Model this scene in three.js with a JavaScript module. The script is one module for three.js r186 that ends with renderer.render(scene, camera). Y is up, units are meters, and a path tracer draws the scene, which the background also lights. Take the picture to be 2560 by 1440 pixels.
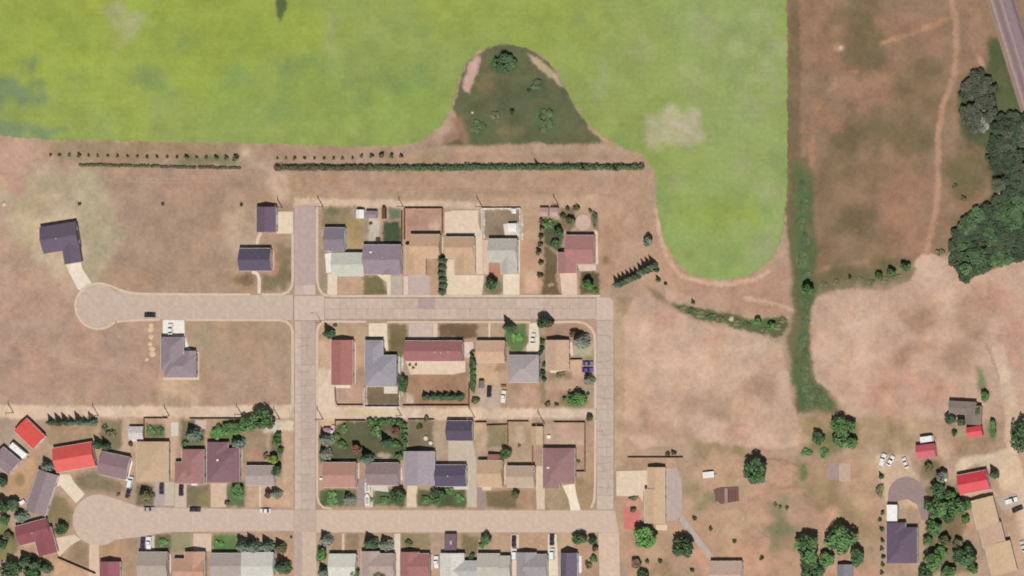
import * as THREE from 'three';
import { mergeGeometries } from 'three/addons/utils/BufferGeometryUtils.js';

// ------------------------------------------------------------------ camera, sky, sun, exposure
// Map units: the survey sheet is 2560 x 1440 units, 6 units = 1 m, north up (-z), east right (+x).
const UNIT = 6, MAPW = 2560, MAPH = 1440;
const scene = new THREE.Scene();
const ALT = 4000, LEAN = 0.36;                       // satellite seen off to the east, about 20 degrees off nadir
const camera = new THREE.PerspectiveCamera(2 * Math.atan(MAPH / UNIT / 2 / ALT) * 180 / Math.PI, 16 / 9, 100, 20000);
camera.position.set(LEAN * ALT, ALT, 0);
camera.up.set(0, 0, -1);
camera.lookAt(LEAN * ALT, 0, 0);
camera.setViewOffset(1024, 576, -LEAN * ALT / (MAPW / UNIT) * 1024, 0, 1024, 576);
camera.updateProjectionMatrix();
camera.focus = 2300; camera.userData.fStop = 0.5;         // slightly soft optics of a satellite telescope

const SUN_AZ = 151 * Math.PI / 180, SUN_EL = 60 * Math.PI / 180;
const sunDir = new THREE.Vector3(Math.sin(SUN_AZ) * Math.cos(SUN_EL), Math.sin(SUN_EL), -Math.cos(SUN_AZ) * Math.cos(SUN_EL));
// clear pale sky, brighter and whiter towards the horizon
{
  const w = 128, h = 64, d = new Float32Array(w * h * 4);
  for (let j = 0; j < h; j++) { const up = Math.max(0, Math.sin(((j + 0.5) / h - 0.5) * Math.PI)), k = Math.pow(1 - up, 2.2); for (let i = 0; i < w; i++) d.set([0.1 + 0.18 * k, 0.125 + 0.16 * k, 0.16 + 0.13 * k, 1], 4 * (j * w + i)); }
  const t = new THREE.DataTexture(d, w, h, THREE.RGBAFormat, THREE.FloatType); t.mapping = THREE.EquirectangularReflectionMapping; t.magFilter = THREE.LinearFilter; t.needsUpdate = true;
  scene.background = t; scene.environment = t;
}
const sun = new THREE.DirectionalLight(new THREE.Color(1.0, 0.94, 0.84), 5);
sun.position.copy(sunDir).multiplyScalar(600); sun.castShadow = true; sun.shadow.radius = 1.2;
Object.assign(sun.shadow.camera, { left: -260, right: 260, top: 200, bottom: -200, near: 50, far: 1400 });
sun.shadow.mapSize.set(4096, 4096);
scene.add(sun, sun.target);
const renderer = new THREE.WebGLRenderer({ antialias: true });
renderer.toneMapping = THREE.LinearToneMapping;
renderer.toneMappingExposure = 1.0;
renderer.shadowMap.enabled = true;

// ------------------------------------------------------------------ helpers
let seed = 1234567;
const srand = (s) => { seed = s >>> 0; };
const rnd = () => { seed = (seed + 0x6D2B79F5) >>> 0; let t = seed; t = Math.imul(t ^ (t >>> 15), t | 1); t ^= t + Math.imul(t ^ (t >>> 7), t | 61); return ((t ^ (t >>> 14)) >>> 0) / 4294967296; };
const rr = (a, b) => a + (b - a) * rnd();
const X = (u) => (u - MAPW / 2) / UNIT, Z = (v) => (v - MAPH / 2) / UNIT;
// a point surveyed on top of something h metres tall stands at the foot of its sight line
const foot = (u, v, h) => { const x = X(u), z = Z(v), t = h / ALT; return [x + (LEAN * ALT - x) * t, z - z * t]; };
const s2l = (c) => { c /= 255; return c <= 0.04045 ? c / 12.92 : Math.pow((c + 0.055) / 1.055, 2.4); };
const FULL = [1.5, 1.42, 1.3];                       // red, green, blue brightness of a sunlit white card lying flat, so base colour = picture / FULL
const col = (r, g, b) => new THREE.Color().setRGB(s2l(r) / FULL[0], s2l(g) / FULL[1], s2l(b) / FULL[2]);
const names = new Map();
const numbered = (n) => { const k = names.get(n) || 0; names.set(n, k + 1); return k ? `${n}_${String(k).padStart(3, '0')}` : n; };
function mesh(name, geo, mat, parent) { const m = new THREE.Mesh(geo, mat); m.name = name; m.castShadow = m.receiveShadow = true; parent.add(m); return m; }
function thing(name, label, category, x = 0, y = 0, z = 0, turn = 0, group) {
  const g = new THREE.Group(); g.name = numbered(name); g.position.set(x, y, z); g.rotation.y = turn;
  g.userData = { label, category }; if (group) g.userData.group = group; scene.add(g); return g;
}
function structure(name, label, category, geo, mat) { const m = mesh(numbered(name), geo, mat, scene); m.userData = { kind: 'structure', label, category }; return m; }
const box = (w, h, d, x = 0, y = 0, z = 0) => new THREE.BoxGeometry(w, h, d).translate(x, y, z);
function planarUV(g, s = 1) {                         // uv in metres: from above on anything sloping, from the side on walls
  const p = g.attributes.position, n = g.attributes.normal, uv = new Float32Array(p.count * 2);
  for (let i = 0; i < p.count; i++) { const up = Math.abs(n.getY(i)) > 0.3; uv[2 * i] = (up ? p.getX(i) : p.getX(i) + p.getZ(i)) * s; uv[2 * i + 1] = (up ? p.getZ(i) : p.getY(i)) * s; }
  g.setAttribute('uv', new THREE.BufferAttribute(uv, 2)); return g;
}
// value noise
const HASH = new Float32Array(65536); srand(99); for (let i = 0; i < 65536; i++) HASH[i] = rnd();
const vn = (x, y) => { const xi = Math.floor(x), yi = Math.floor(y), a = x - xi, b = y - yi, fx = a * a * (3 - 2 * a), fy = b * b * (3 - 2 * b), h = (i, j) => HASH[((i & 255) << 8) | (j & 255)]; const p = h(xi, yi), q = h(xi + 1, yi), r = h(xi, yi + 1), s = h(xi + 1, yi + 1); return p + (q - p) * fx + (r - p) * fy + (p - q - r + s) * fx * fy; };
const fbm = (x, y, o = 4) => { let s = 0, a = 0.5, t = 0; for (let i = 0; i < o; i++) { s += a * vn(x, y); t += a; x = x * 2.03 + 17.3; y = y * 2.03 + 9.1; a *= 0.5; } return s / t; };
function grain(size, f) {                             // grey colour texture, mean about 1 in linear terms
  const d = new Uint8Array(size * size * 4); let mean = 0;
  for (let j = 0; j < size; j++) for (let i = 0; i < size; i++) { const v = Math.max(0, Math.min(255, Math.round(255 * f(i, j)))), k = 4 * (j * size + i); d[k] = d[k + 1] = d[k + 2] = v; d[k + 3] = 255; mean += s2l(v) / size / size; }
  const t = new THREE.DataTexture(d, size, size); t.userData = { mean }; t.wrapS = t.wrapT = THREE.RepeatWrapping; t.magFilter = THREE.LinearFilter; t.minFilter = THREE.LinearMipmapLinearFilter; t.generateMipmaps = true; t.colorSpace = THREE.SRGBColorSpace; t.needsUpdate = true; return t;
}
const tile = (f) => (i, j, n) => f(i, j, n);
const T = {
  shingle: grain(512, (i, j) => 0.92 + 0.07 * (fbm(i / 26, j / 26, 4) - 0.5) * 2 + 0.05 * (HASH[(i * 31 + (j >> 2) * 517) & 65535] - 0.5) - (j % 9 === 0 ? 0.05 : 0)),
  concrete: grain(512, (i, j) => 0.93 + 0.12 * (fbm(i / 40 + 50, j / 40, 5) - 0.5) + 0.05 * (HASH[(i * 77 + j * 613) & 65535] - 0.5)),
  siding: grain(256, (i, j) => 0.94 + 0.06 * (fbm(i / 30, j / 8, 3) - 0.5) - (j % 16 === 0 ? 0.08 : 0)),
  wood: grain(256, (i, j) => 0.88 + 0.2 * (fbm(i / 3, j / 40, 3) - 0.5)),
};
for (const [k, s] of [['shingle', 0.09], ['concrete', 0.07], ['siding', 0.25], ['wood', 0.4]]) T[k].repeat.set(s, s);
const matCache = new Map();
function mat(kind, r, g, b) {
  const key = kind + [r, g, b]; if (matCache.has(key)) return matCache.get(key);
  const o = { color: col(r, g, b), roughness: 0.92 };
  if (kind === 'roof') Object.assign(o, { map: T.shingle, roughness: 0.9 });
  if (kind === 'metalroof') Object.assign(o, { map: T.concrete, roughness: 0.5 });
  if (kind === 'concrete') Object.assign(o, { map: T.concrete });
  if (kind === 'siding') Object.assign(o, { map: T.siding, roughness: 0.8 });
  if (kind === 'wood') Object.assign(o, { map: T.wood });
  if (kind === 'paint') Object.assign(o, { roughness: 0.35, metalness: 0.05 });
  if (kind === 'metal') Object.assign(o, { roughness: 0.45, metalness: 0.5 });
  if (o.map) o.color.multiplyScalar(1 / o.map.userData.mean);
  const m = kind === 'paint' ? new THREE.MeshPhysicalMaterial({ ...o, clearcoat: 0.8, clearcoatRoughness: 0.15 }) : new THREE.MeshStandardMaterial(o);
  m.side = THREE.DoubleSide; matCache.set(key, m); return m;
}
const GLASS = new THREE.MeshStandardMaterial({ color: new THREE.Color().setRGB(0.02, 0.025, 0.03), roughness: 0.08, metalness: 0.1 });
const WHITE = mat('plain', 235, 230, 222), DARK = mat('plain', 45, 42, 42), RUBBER = mat('plain', 38, 36, 36);

// ------------------------------------------------------------------ ground colour: soil, dry grass, watered lawn
// worked out on a raster of the survey sheet plus margin
const G0 = -120, G1 = -120, GW = 2800, GH = 1680, GS = 2, gw = GW / GS, gh = GH / GS;
function raster(base) { const a = new Float32Array(gw * gh * 3), c = base; for (let i = 0; i < gw * gh; i++) { a[3 * i] = c.r; a[3 * i + 1] = c.g; a[3 * i + 2] = c.b; } return a; }
function blur(m, w, h, r) {
  r = Math.round(r); if (r < 1) return m; const o = new Float32Array(m.length);
  for (let pass = 0; pass < 2; pass++) {
    for (let y = 0; y < h; y++) { let s = 0; for (let x = -r; x <= r; x++) s += m[y * w + Math.min(w - 1, Math.max(0, x))]; for (let x = 0; x < w; x++) { o[y * w + x] = s / (2 * r + 1); s += m[y * w + Math.min(w - 1, x + r + 1)] - m[y * w + Math.max(0, x - r)]; } }
    for (let x = 0; x < w; x++) { let s = 0; for (let y = -r; y <= r; y++) s += o[Math.min(h - 1, Math.max(0, y)) * w + x]; for (let y = 0; y < h; y++) { m[y * w + x] = s / (2 * r + 1); s += o[Math.min(h - 1, y + r + 1) * w + x] - o[Math.max(0, y - r) * w + x]; } }
  }
  return m;
}
const inside = (pts, x, y) => { let c = false; for (let i = 0, j = pts.length - 1; i < pts.length; j = i++) { const [xi, yi] = pts[i], [xj, yj] = pts[j]; if ((yi > y) !== (yj > y) && x < (xj - xi) * (y - yi) / (yj - yi) + xi) c = !c; } return c; };
function stain(buf, c, soft, alpha, pts, rough = 0.35, clip = null) {   // pts in map units; soft = width of the ragged edge; rough = how patchy the cover is
  const q = pts.map(([u, v]) => [(u - G0) / GS, (v - G1) / GS]), pad = soft / GS * 3 + 3;
  const x0 = Math.max(0, Math.floor(Math.min(...q.map((p) => p[0])) - pad)), x1 = Math.min(gw - 1, Math.ceil(Math.max(...q.map((p) => p[0])) + pad));
  const y0 = Math.max(0, Math.floor(Math.min(...q.map((p) => p[1])) - pad)), y1 = Math.min(gh - 1, Math.ceil(Math.max(...q.map((p) => p[1])) + pad));
  const w = x1 - x0 + 1, h = y1 - y0 + 1; if (w < 2 || h < 2) return; const m = new Float32Array(w * h), k = Math.max(0.6, soft / GS * 0.35);
  for (let y = 0; y < h; y++) for (let x = 0; x < w; x++) { const gx = x + x0 + 0.5, gy = y + y0 + 0.5; const lw = 7 + k * 2.2, am = 2.4 * k + (soft > 11 ? soft * 0.75 : 0), dx = (fbm(gx / lw, gy / lw, 4) - 0.5) * 2 * am, dy = (fbm(gx / lw + 40, gy / lw + 70, 4) - 0.5) * 2 * am; m[y * w + x] = inside(q, gx + dx, gy + dy) ? 1 : 0; }
  blur(m, w, h, soft / GS * 0.34);
  for (let y = 0; y < h; y++) for (let x = 0; x < w; x++) { let a = m[y * w + x]; if (!a) continue; const gx = x + x0, gy = y + y0; if (clip && !inside(clip, gx * GS + G0 + (vn(gx / 5, gy / 5) - 0.5) * 6, gy * GS + G1 + (vn(gx / 5 + 9, gy / 5) - 0.5) * 6)) continue; a *= alpha * (1 - rough * 0.55 * Math.max(0, Math.min(1, (fbm(gx / 22 + 7, gy / 22 + 3, 4) - 0.35) * 2.4))); const i = 3 * (gy * gw + gx); buf[i] += (c.r - buf[i]) * a; buf[i + 1] += (c.g - buf[i + 1]) * a; buf[i + 2] += (c.b - buf[i + 2]) * a; }
}
const rect = (a, b, c, d) => [[a, b], [c, b], [c, d], [a, d]];
const oval = (u, v, ru, rv, n = 20) => Array.from({ length: n }, (_, i) => [u + ru * Math.cos(i / n * 6.2832), v + rv * Math.sin(i / n * 6.2832)]);
function band(pts, w) { const L = [], R = []; for (let i = 0; i < pts.length; i++) { const a = pts[Math.max(0, i - 1)], b = pts[Math.min(pts.length - 1, i + 1)], d = Math.hypot(b[0] - a[0], b[1] - a[1]) || 1, nx = -(b[1] - a[1]) / d * w / 2, ny = (b[0] - a[0]) / d * w / 2; L.push([pts[i][0] + nx, pts[i][1] + ny]); R.unshift([pts[i][0] - nx, pts[i][1] - ny]); } return L.concat(R); }

const SOIL = raster(col(178, 147, 122));
const soil = (rgb, soft, alpha, pts, rough, clip) => stain(SOIL, col(...rgb), soft, alpha, pts, rough, clip);
// vacant lots and verges in the north-west
soil([184, 152, 130], 30, 0.9, rect(-120, 340, 190, 1010));
soil([188, 146, 126], 26, 0.8, [[-60, 350], [60, 350], [110, 420], [60, 520], [-60, 500]]);
soil([196, 160, 140], 26, 0.7, [[0, 350], [40, 340], [90, 430], [70, 480], [20, 430]]);
soil([150, 128, 96], 14, 0.75, [[110, 345], [600, 358], [600, 412], [190, 410], [110, 395]]);
soil([105, 115, 78], 12, 0.7, [[430, 395], [600, 385], [600, 415], [430, 415]]);
soil([168, 138, 115], 30, 0.9, rect(215, 425, 735, 735));
soil([176, 138, 118], 20, 0.6, rect(200, 420, 610, 470)); soil([186, 150, 134], 14, 0.7, oval(500, 532, 30, 8));
soil([184, 166, 134], 24, 0.95, [[10, 505], [60, 450], [130, 430], [215, 425], [290, 520], [300, 560], [270, 640], [250, 690], [190, 690], [110, 690], [60, 620], [20, 560]]);
soil([205, 178, 150], 16, 0.75, [[95, 520], [175, 505], [200, 540], [205, 640], [150, 690], [95, 660], [80, 600]]);
soil([165, 152, 118], 24, 0.6, oval(235, 560, 40, 60)); soil([160, 146, 112], 24, 0.5, oval(80, 500, 50, 30)); soil([200, 172, 146], 18, 0.6, [[560, 520], [640, 515], [640, 640], [590, 680], [560, 600]]);
soil([178, 143, 124], 40, 0.8, [[-60, 690], [180, 720], [190, 800], [260, 830], [390, 810], [400, 1000], [-60, 1005]]);
soil([168, 140, 114], 26, 0.8, rect(495, 806, 728, 1005)); soil([178, 144, 124], 22, 0.6, rect(520, 900, 725, 1005)); soil([200, 172, 142], 16, 0.75, rect(408, 945, 500, 1005));
soil([150, 122, 98], 10, 0.6, oval(385, 985, 10, 22)); soil([160, 146, 112], 12, 0.5, oval(505, 850, 22, 40));
soil([202, 172, 146], 16, 0.9, [[612, 370], [640, 380], [690, 430], [735, 480], [735, 500], [700, 490], [640, 420], [605, 400]]);
soil([166, 136, 112], 14, 0.8, rect(620, 362, 1600, 410)); soil([182, 150, 126], 10, 0.7, rect(1050, 366, 1600, 384)); soil([160, 140, 105], 14, 0.6, rect(1010, 385, 1120, 412));
soil([175, 140, 115], 20, 0.8, rect(735, 432, 1600, 492)); soil([162, 132, 102], 20, 0.6, oval(755, 470, 30, 25)); soil([176, 132, 106], 22, 0.6, oval(825, 455, 45, 14)); soil([190, 152, 128], 16, 0.5, rect(880, 440, 1000, 490)); soil([160, 130, 98], 20, 0.5, rect(960, 475, 1180, 495));
for (const [o] of [[0], [9]]) { soil([188, 158, 134], 2, 0.55, band([[215, 440 + o], [400, 448 + o], [600, 444 + o]], 3), 0.3); soil([190, 158, 134], 2, 0.5, band([[500, 985 + o], [600, 960 + o], [722, 940 + o]], 3), 0.3); soil([196, 164, 138], 2, 0.55, band([[1505 + o, 490], [1530 + o, 600], [1512 + o, 735]], 3), 0.3); soil([188, 154, 130], 2, 0.5, band([[740, 462 + o], [1000, 470 + o], [1500, 464 + o]], 3), 0.3); soil([214, 180, 154], 2, 0.5, band([[2050, 800 + o], [2250, 930 + o], [2440, 1010 + o]], 3), 0.3); soil([196, 160, 136], 2, 0.5, band([[20, 850 + o], [200, 900 + o], [390, 930 + o]], 3), 0.3); }
// alleys of packed dirt
soil([212, 182, 154], 5, 0.95, [[735, 494], [850, 498], [980, 498], [1010, 505], [1100, 500], [1200, 505], [1200, 521], [735, 517]]);
soil([196, 162, 136], 10, 0.7, [[1200, 495], [1500, 490], [1500, 520], [1200, 521]]);
soil([215, 187, 161], 4, 0.97, [[-120, 1010], [240, 1016], [500, 1017], [735, 1012], [735, 1046], [500, 1045], [235, 1042], [120, 1050], [-120, 1040]], 0.03);
soil([216, 187, 162], 4, 0.97, [[792, 1016], [1495, 1022], [1495, 1046], [792, 1050]], 0.03); soil([208, 190, 148], 6, 0.7, rect(870, 1026, 1000, 1040));
soil([224, 198, 172], 6, 0.95, [[792, 920], [828, 920], [832, 965], [840, 1020], [792, 1035]], 0.2); soil([224, 202, 172], 6, 0.95, rect(690, 1052, 735, 1078), 0.2);
// strip beside the streets
soil([200, 166, 138], 6, 0.8, rect(705, 1080, 735, 1270)); soil([206, 168, 142], 6, 0.8, rect(797, 852, 828, 920)); soil([188, 158, 126], 8, 0.8, rect(1535, 760, 1560, 1170)); soil([150, 122, 88], 10, 0.7, rect(1538, 740, 1565, 790));
// east of the last house and around the tip of the crop
soil([184, 148, 122], 20, 0.9, [[1495, 480], [1620, 440], [1650, 560], [1700, 690], [1640, 720], [1500, 735]]); soil([176, 136, 112], 14, 0.6, rect(1500, 560, 1545, 690)); soil([150, 120, 86], 8, 0.8, oval(1512, 652, 9, 10)); soil([206, 176, 148], 12, 0.7, oval(1460, 492, 26, 7)); soil([150, 130, 90], 6, 0.7, rect(1498, 485, 1526, 492));
soil([178, 138, 116], 18, 0.85, [[1640, 640], [1720, 690], [1800, 712], [1880, 700], [1975, 640], [1990, 760], [1950, 790], [1840, 770], [1700, 745]]); soil([200, 160, 138], 8, 0.8, [[1660, 722], [1700, 728], [1730, 745], [1700, 760], [1670, 750]]);
soil([210, 172, 146], 4, 0.95, band([[1640, 520], [1650, 590], [1668, 645], [1702, 690], [1760, 709], [1830, 711], [1890, 698], [1926, 676]], 9), 0); soil([206, 168, 144], 3, 0.95, band([[1858, 744], [1930, 758], [2010, 784]], 9), 0); soil([140, 112, 84], 8, 0.8, [[1615, 715], [1650, 725], [1675, 760], [1640, 745]]);
// the tongue of rough grass let into the crop
soil([91, 95, 62], 8, 0.98, [[1145, 345], [1135, 270], [1150, 200], [1175, 150], [1215, 118], [1270, 108], [1330, 125], [1380, 160], [1410, 210], [1440, 270], [1480, 330], [1510, 358], [1100, 364]], 0.1);
soil([150, 116, 92], 14, 0.9, [[1060, 365], [1110, 345], [1150, 290], [1180, 300], [1160, 362]]); soil([206, 165, 152], 6, 0.95, [[1172, 155], [1195, 135], [1202, 150], [1190, 190], [1172, 235], [1155, 220]], 0.1); soil([196, 172, 140], 6, 0.9, [[1318, 132], [1345, 142], [1390, 185], [1412, 220], [1395, 212], [1350, 175]], 0.1);
soil([62, 84, 50], 10, 0.8, oval(1258, 160, 34, 26)); soil([78, 100, 62], 10, 0.8, oval(1360, 298, 32, 34)); soil([84, 104, 72], 10, 0.7, oval(1195, 320, 30, 24)); soil([70, 84, 60], 12, 0.7, oval(1340, 220, 34, 22)); soil([82, 90, 62], 14, 0.6, rect(1260, 230, 1330, 300)); soil([128, 112, 80], 10, 0.7, oval(1275, 330, 40, 14)); soil([128, 108, 76], 14, 0.6, oval(1210, 200, 20, 34));
// dry pasture in the north-east
soil([147, 116, 91], 10, 1, [[1972, -120], [2700, -120], [2700, 640], [2330, 640], [2200, 690], [2040, 715], [1972, 640]], 0);
soil([118, 98, 72], 8, 0.9, [[1968, -120], [2000, -120], [2003, 560], [1985, 640], [1966, 560]]); soil([96, 98, 52], 8, 0.75, rect(1985, 395, 2026, 460));
for (const [u, v, a, b, c] of [[2160, 60, 55, 70, 0], [2170, 140, 40, 40, 0], [2100, 60, 30, 50, 1], [2060, 120, 40, 60, 2], [2270, 60, 60, 30, 2], [2340, 110, 50, 30, 2], [2200, 230, 70, 50, 2], [2300, 200, 30, 50, 0], [2120, 330, 60, 40, 0], [2240, 350, 60, 40, 0], [2330, 240, 30, 60, 1], [2160, 300, 50, 30, 1], [2280, 470, 60, 50, 2], [2230, 520, 60, 60, 2], [2120, 560, 70, 40, 0], [2290, 360, 50, 30, 0], [2400, 450, 40, 60, 0], [2080, 640, 40, 30, 1], [2260, 600, 50, 40, 2], [2060, 300, 30, 40, 2], [2150, 420, 40, 40, 1], [2420, 560, 30, 40, 1], [2060, 480, 35, 60, 1]]) soil([[112, 96, 66], [128, 104, 76], [158, 118, 95]][c], 26, 0.9, oval(u, v, a, b));
for (const [u, v, a, b] of [[2150, 100, 60, 80], [2230, 300, 60, 60], [2090, 420, 50, 60], [2300, 320, 40, 70], [2180, 590, 60, 40], [2270, 230, 30, 60], [2400, 400, 40, 60]]) soil([116, 100, 70], 30, 0.55, oval(u, v, a, b));
soil([190, 150, 126], 10, 0.9, oval(2098, 120, 16, 8)); soil([232, 205, 184], 4, 0.9, oval(2102, 121, 6, 4)); soil([170, 128, 104], 8, 0.8, oval(2137, 180, 12, 6));
soil([178, 138, 112], 4, 0.97, band([[2372, -40], [2390, 50], [2392, 120], [2385, 190], [2358, 260], [2346, 330], [2345, 430], [2344, 510], [2325, 600], [2312, 640]], 14), 0);
soil([176, 132, 100], 6, 0.85, band([[2200, 110], [2290, 82], [2380, 42]], 12)); soil([168, 130, 106], 4, 0.8, band([[2050, 675], [2160, 655], [2270, 640]], 8)); soil([168, 126, 98], 6, 0.7, band([[2030, 420], [2032, 300], [2060, 240], [2100, 200]], 12));
soil([158, 122, 98], 8, 0.7, [[2420, 20], [2450, 20], [2462, 170], [2440, 165], [2425, 90]]); soil([190, 152, 128], 4, 0.8, [[2444, 135], [2458, 150], [2464, 168], [2450, 168]]);
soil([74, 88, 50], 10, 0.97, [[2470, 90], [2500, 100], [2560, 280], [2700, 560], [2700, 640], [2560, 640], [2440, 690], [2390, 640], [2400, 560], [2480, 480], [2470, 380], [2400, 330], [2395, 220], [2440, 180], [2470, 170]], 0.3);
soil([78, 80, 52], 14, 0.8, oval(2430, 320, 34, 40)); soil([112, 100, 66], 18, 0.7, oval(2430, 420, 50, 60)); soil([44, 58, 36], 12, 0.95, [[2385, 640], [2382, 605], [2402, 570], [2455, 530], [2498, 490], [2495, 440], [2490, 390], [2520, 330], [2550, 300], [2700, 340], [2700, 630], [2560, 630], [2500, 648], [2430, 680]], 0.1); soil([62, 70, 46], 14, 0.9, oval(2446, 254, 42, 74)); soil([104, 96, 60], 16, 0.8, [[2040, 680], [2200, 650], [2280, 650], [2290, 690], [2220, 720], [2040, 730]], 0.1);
// green draw running south and the wet swale
soil([104, 98, 64], 9, 0.97, [[1976, 400], [2034, 420], [2036, 560], [2044, 640], [2040, 760], [2024, 830], [2030, 930], [2090, 1000], [2105, 1035], [1990, 1030], [1985, 920], [1965, 860], [1985, 780], [1975, 640]], 0.1);
soil([86, 104, 60], 15, 0.95, [[2000, 420], [2014, 440], [2030, 500], [2026, 560], [2036, 640], [2034, 690], [2044, 740], [2022, 800], [2026, 850], [2022, 915], [2050, 965], [2078, 1000], [2098, 1030], [2050, 1020], [1996, 1034], [1986, 960], [1994, 900], [1988, 850], [2002, 790], [1994, 720], [1980, 650], [1990, 560], [1982, 500]], 0.1); soil([70, 100, 56], 8, 0.7, oval(2015, 990, 18, 30)); soil([100, 132, 76], 8, 0.7, oval(2005, 650, 16, 20));
soil([88, 92, 54], 7, 0.97, [[1672, 756], [1730, 765], [1830, 785], [1900, 800], [1960, 790], [1975, 812], [1955, 842], [1910, 838], [1830, 818], [1815, 808], [1750, 800], [1705, 780]], 0.1); soil([84, 104, 62], 8, 0.7, [[1830, 800], [1950, 800], [1950, 830], [1840, 815]]);
// two pale cut fields
const FIELD_A = [[1562, 790], [1585, 745], [1620, 735], [1680, 775], [1740, 803], [1830, 822], [1900, 835], [1950, 865], [1970, 930], [1980, 1000], [2003, 1060], [2000, 1110], [1960, 1122], [1850, 1118], [1760, 1105], [1600, 1120], [1560, 1090]];
soil([199, 164, 140], 4, 0.97, FIELD_A, 0);
for (const [u, v, a, b, c] of [[1690, 930, 80, 50, 1], [1640, 860, 50, 50, 1], [1800, 900, 70, 40, 1], [1790, 1020, 60, 20, 0], [1740, 1020, 40, 18, 0], [1900, 960, 30, 40, 0], [1920, 900, 20, 30, 2], [1840, 1075, 50, 24, 2], [1640, 1070, 60, 24, 0], [1700, 1100, 60, 20, 0], [1880, 1010, 30, 20, 2], [1930, 1080, 40, 20, 1], [1660, 780, 40, 20, 2], [1780, 860, 40, 20, 2]]) soil([[168, 134, 108], [206, 172, 148], [194, 148, 126]][c], 26, 0.75, oval(u, v, a, b), 0.35, FIELD_A);
soil([140, 122, 84], 14, 0.7, [[1740, 1110], [1880, 1120], [1900, 1140], [1750, 1138]]);
const FIELD_B = [[2026, 770], [2045, 740], [2120, 722], [2220, 728], [2280, 700], [2300, 650], [2330, 636], [2380, 650], [2420, 695], [2500, 668], [2560, 640], [2700, 620], [2700, 1060], [2450, 1050], [2120, 1040], [2090, 990], [2040, 950], [2026, 860]];
soil([197, 161, 138], 4, 0.97, FIELD_B, 0);
soil([210, 176, 150], 6, 0.95, oval(2320, 664, 32, 30)); soil([206, 172, 148], 12, 0.8, [[2340, 640], [2370, 660], [2400, 720], [2320, 740], [2300, 690]]);
for (const [u, v, a, b, c] of [[2120, 800, 80, 60, 1], [2130, 880, 70, 50, 1], [2290, 790, 30, 50, 0], [2275, 875, 50, 26, 0], [2330, 860, 40, 26, 0], [2380, 760, 40, 40, 1], [2440, 800, 50, 50, 0], [2480, 740, 50, 40, 2], [2240, 960, 60, 40, 2], [2200, 1000, 40, 30, 2], [2320, 980, 60, 40, 2], [2400, 900, 40, 40, 0], [2340, 690, 40, 30, 1], [2540, 850, 40, 60, 2], [2220, 930, 14, 30, 0], [2160, 940, 60, 30, 1], [2500, 690, 50, 16, 1]]) soil([[162, 128, 102], [206, 172, 148], [196, 148, 124]][c], 24, 0.75, oval(u, v, a, b), 0.35, FIELD_B);
soil([204, 172, 144], 8, 0.8, [[2475, 870], [2510, 860], [2545, 1000], [2560, 1100], [2535, 1100], [2500, 980]]); soil([160, 126, 100], 6, 0.7, band([[2468, 860], [2500, 950], [2530, 1040]], 8)); soil([92, 112, 62], 10, 0.8, [[2438, 920], [2455, 915], [2475, 985], [2460, 1005], [2445, 970]]);
// gardens and farmyard in the south-east
soil([184, 146, 118], 14, 0.8, rect(1560, 1150, 2200, 1560)); soil([174, 142, 108], 16, 0.7, rect(2000, 1040, 2290, 1130)); soil([196, 160, 130], 18, 0.6, [[1720, 1150], [1850, 1160], [1860, 1220], [1740, 1280]]);
for (const [u, v, a, b, c] of [[1960, 1190, 40, 30, 0], [1900, 1270, 40, 50, 0], [1880, 1370, 50, 40, 0], [2030, 1250, 16, 40, 1], [2080, 1240, 30, 40, 1], [2150, 1230, 40, 50, 2], [1950, 1290, 28, 60, 3], [1950, 1335, 24, 40, 3], [1770, 1240, 16, 30, 3], [2180, 1350, 12, 60, 1], [1640, 1400, 40, 30, 2], [1830, 1330, 40, 40, 2], [1990, 1350, 20, 50, 1], [2010, 1190, 14, 30, 3], [2060, 1070, 50, 30, 1]]) soil([[194, 148, 122], [140, 122, 84], [190, 156, 124], [122, 122, 86]][c], 18, 0.75, oval(u, v, a, b));
for (const [u, v, a, b, c] of [[2050, 1200, 22, 34, 1], [2110, 1270, 30, 40, 1], [2170, 1180, 20, 40, 2], [1860, 1300, 30, 24, 2], [1760, 1400, 40, 30, 0], [1690, 1260, 12, 60, 2], [1720, 1220, 14, 40, 1], [2150, 1300, 26, 30, 1], [1930, 1420, 40, 24, 0], [1660, 1440, 50, 20, 1], [2060, 1290, 24, 30, 0], [1840, 1210, 20, 14, 1], [2170, 1420, 14, 40, 0], [2250, 1100, 30, 24, 1], [2290, 1060, 40, 20, 2], [2430, 1120, 40, 14, 1], [2330, 1170, 14, 24, 1]]) soil([[198, 150, 124], [146, 126, 90], [192, 162, 130]][c], 18, 0.7, oval(u, v, a, b));
soil([116, 118, 74], 16, 0.8, [[2000, 1110], [2060, 1080], [2130, 1040], [2145, 1120], [2080, 1140], [2010, 1145]]); soil([176, 110, 80], 4, 0.7, band([[1925, 1214], [1950, 1220], [2000, 1216]], 6)); soil([122, 96, 66], 5, 0.7, band([[1900, 1150], [1960, 1150], [2000, 1165]], 5)); soil([96, 108, 62], 7, 0.8, oval(2010, 1180, 10, 24));
soil([208, 178, 148], 8, 0.9, [[2190, 1140], [2270, 1140], [2290, 1190], [2320, 1240], [2300, 1270], [2215, 1260], [2200, 1200]]); soil([216, 186, 156], 8, 0.9, [[2385, 1165], [2410, 1140], [2500, 1135], [2530, 1110], [2560, 1180], [2620, 1440], [2560, 1440], [2520, 1260], [2490, 1180], [2440, 1160], [2385, 1185]]); soil([196, 164, 138], 6, 0.8, band([[2345, 1100], [2370, 1150], [2385, 1200]], 20));
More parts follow.
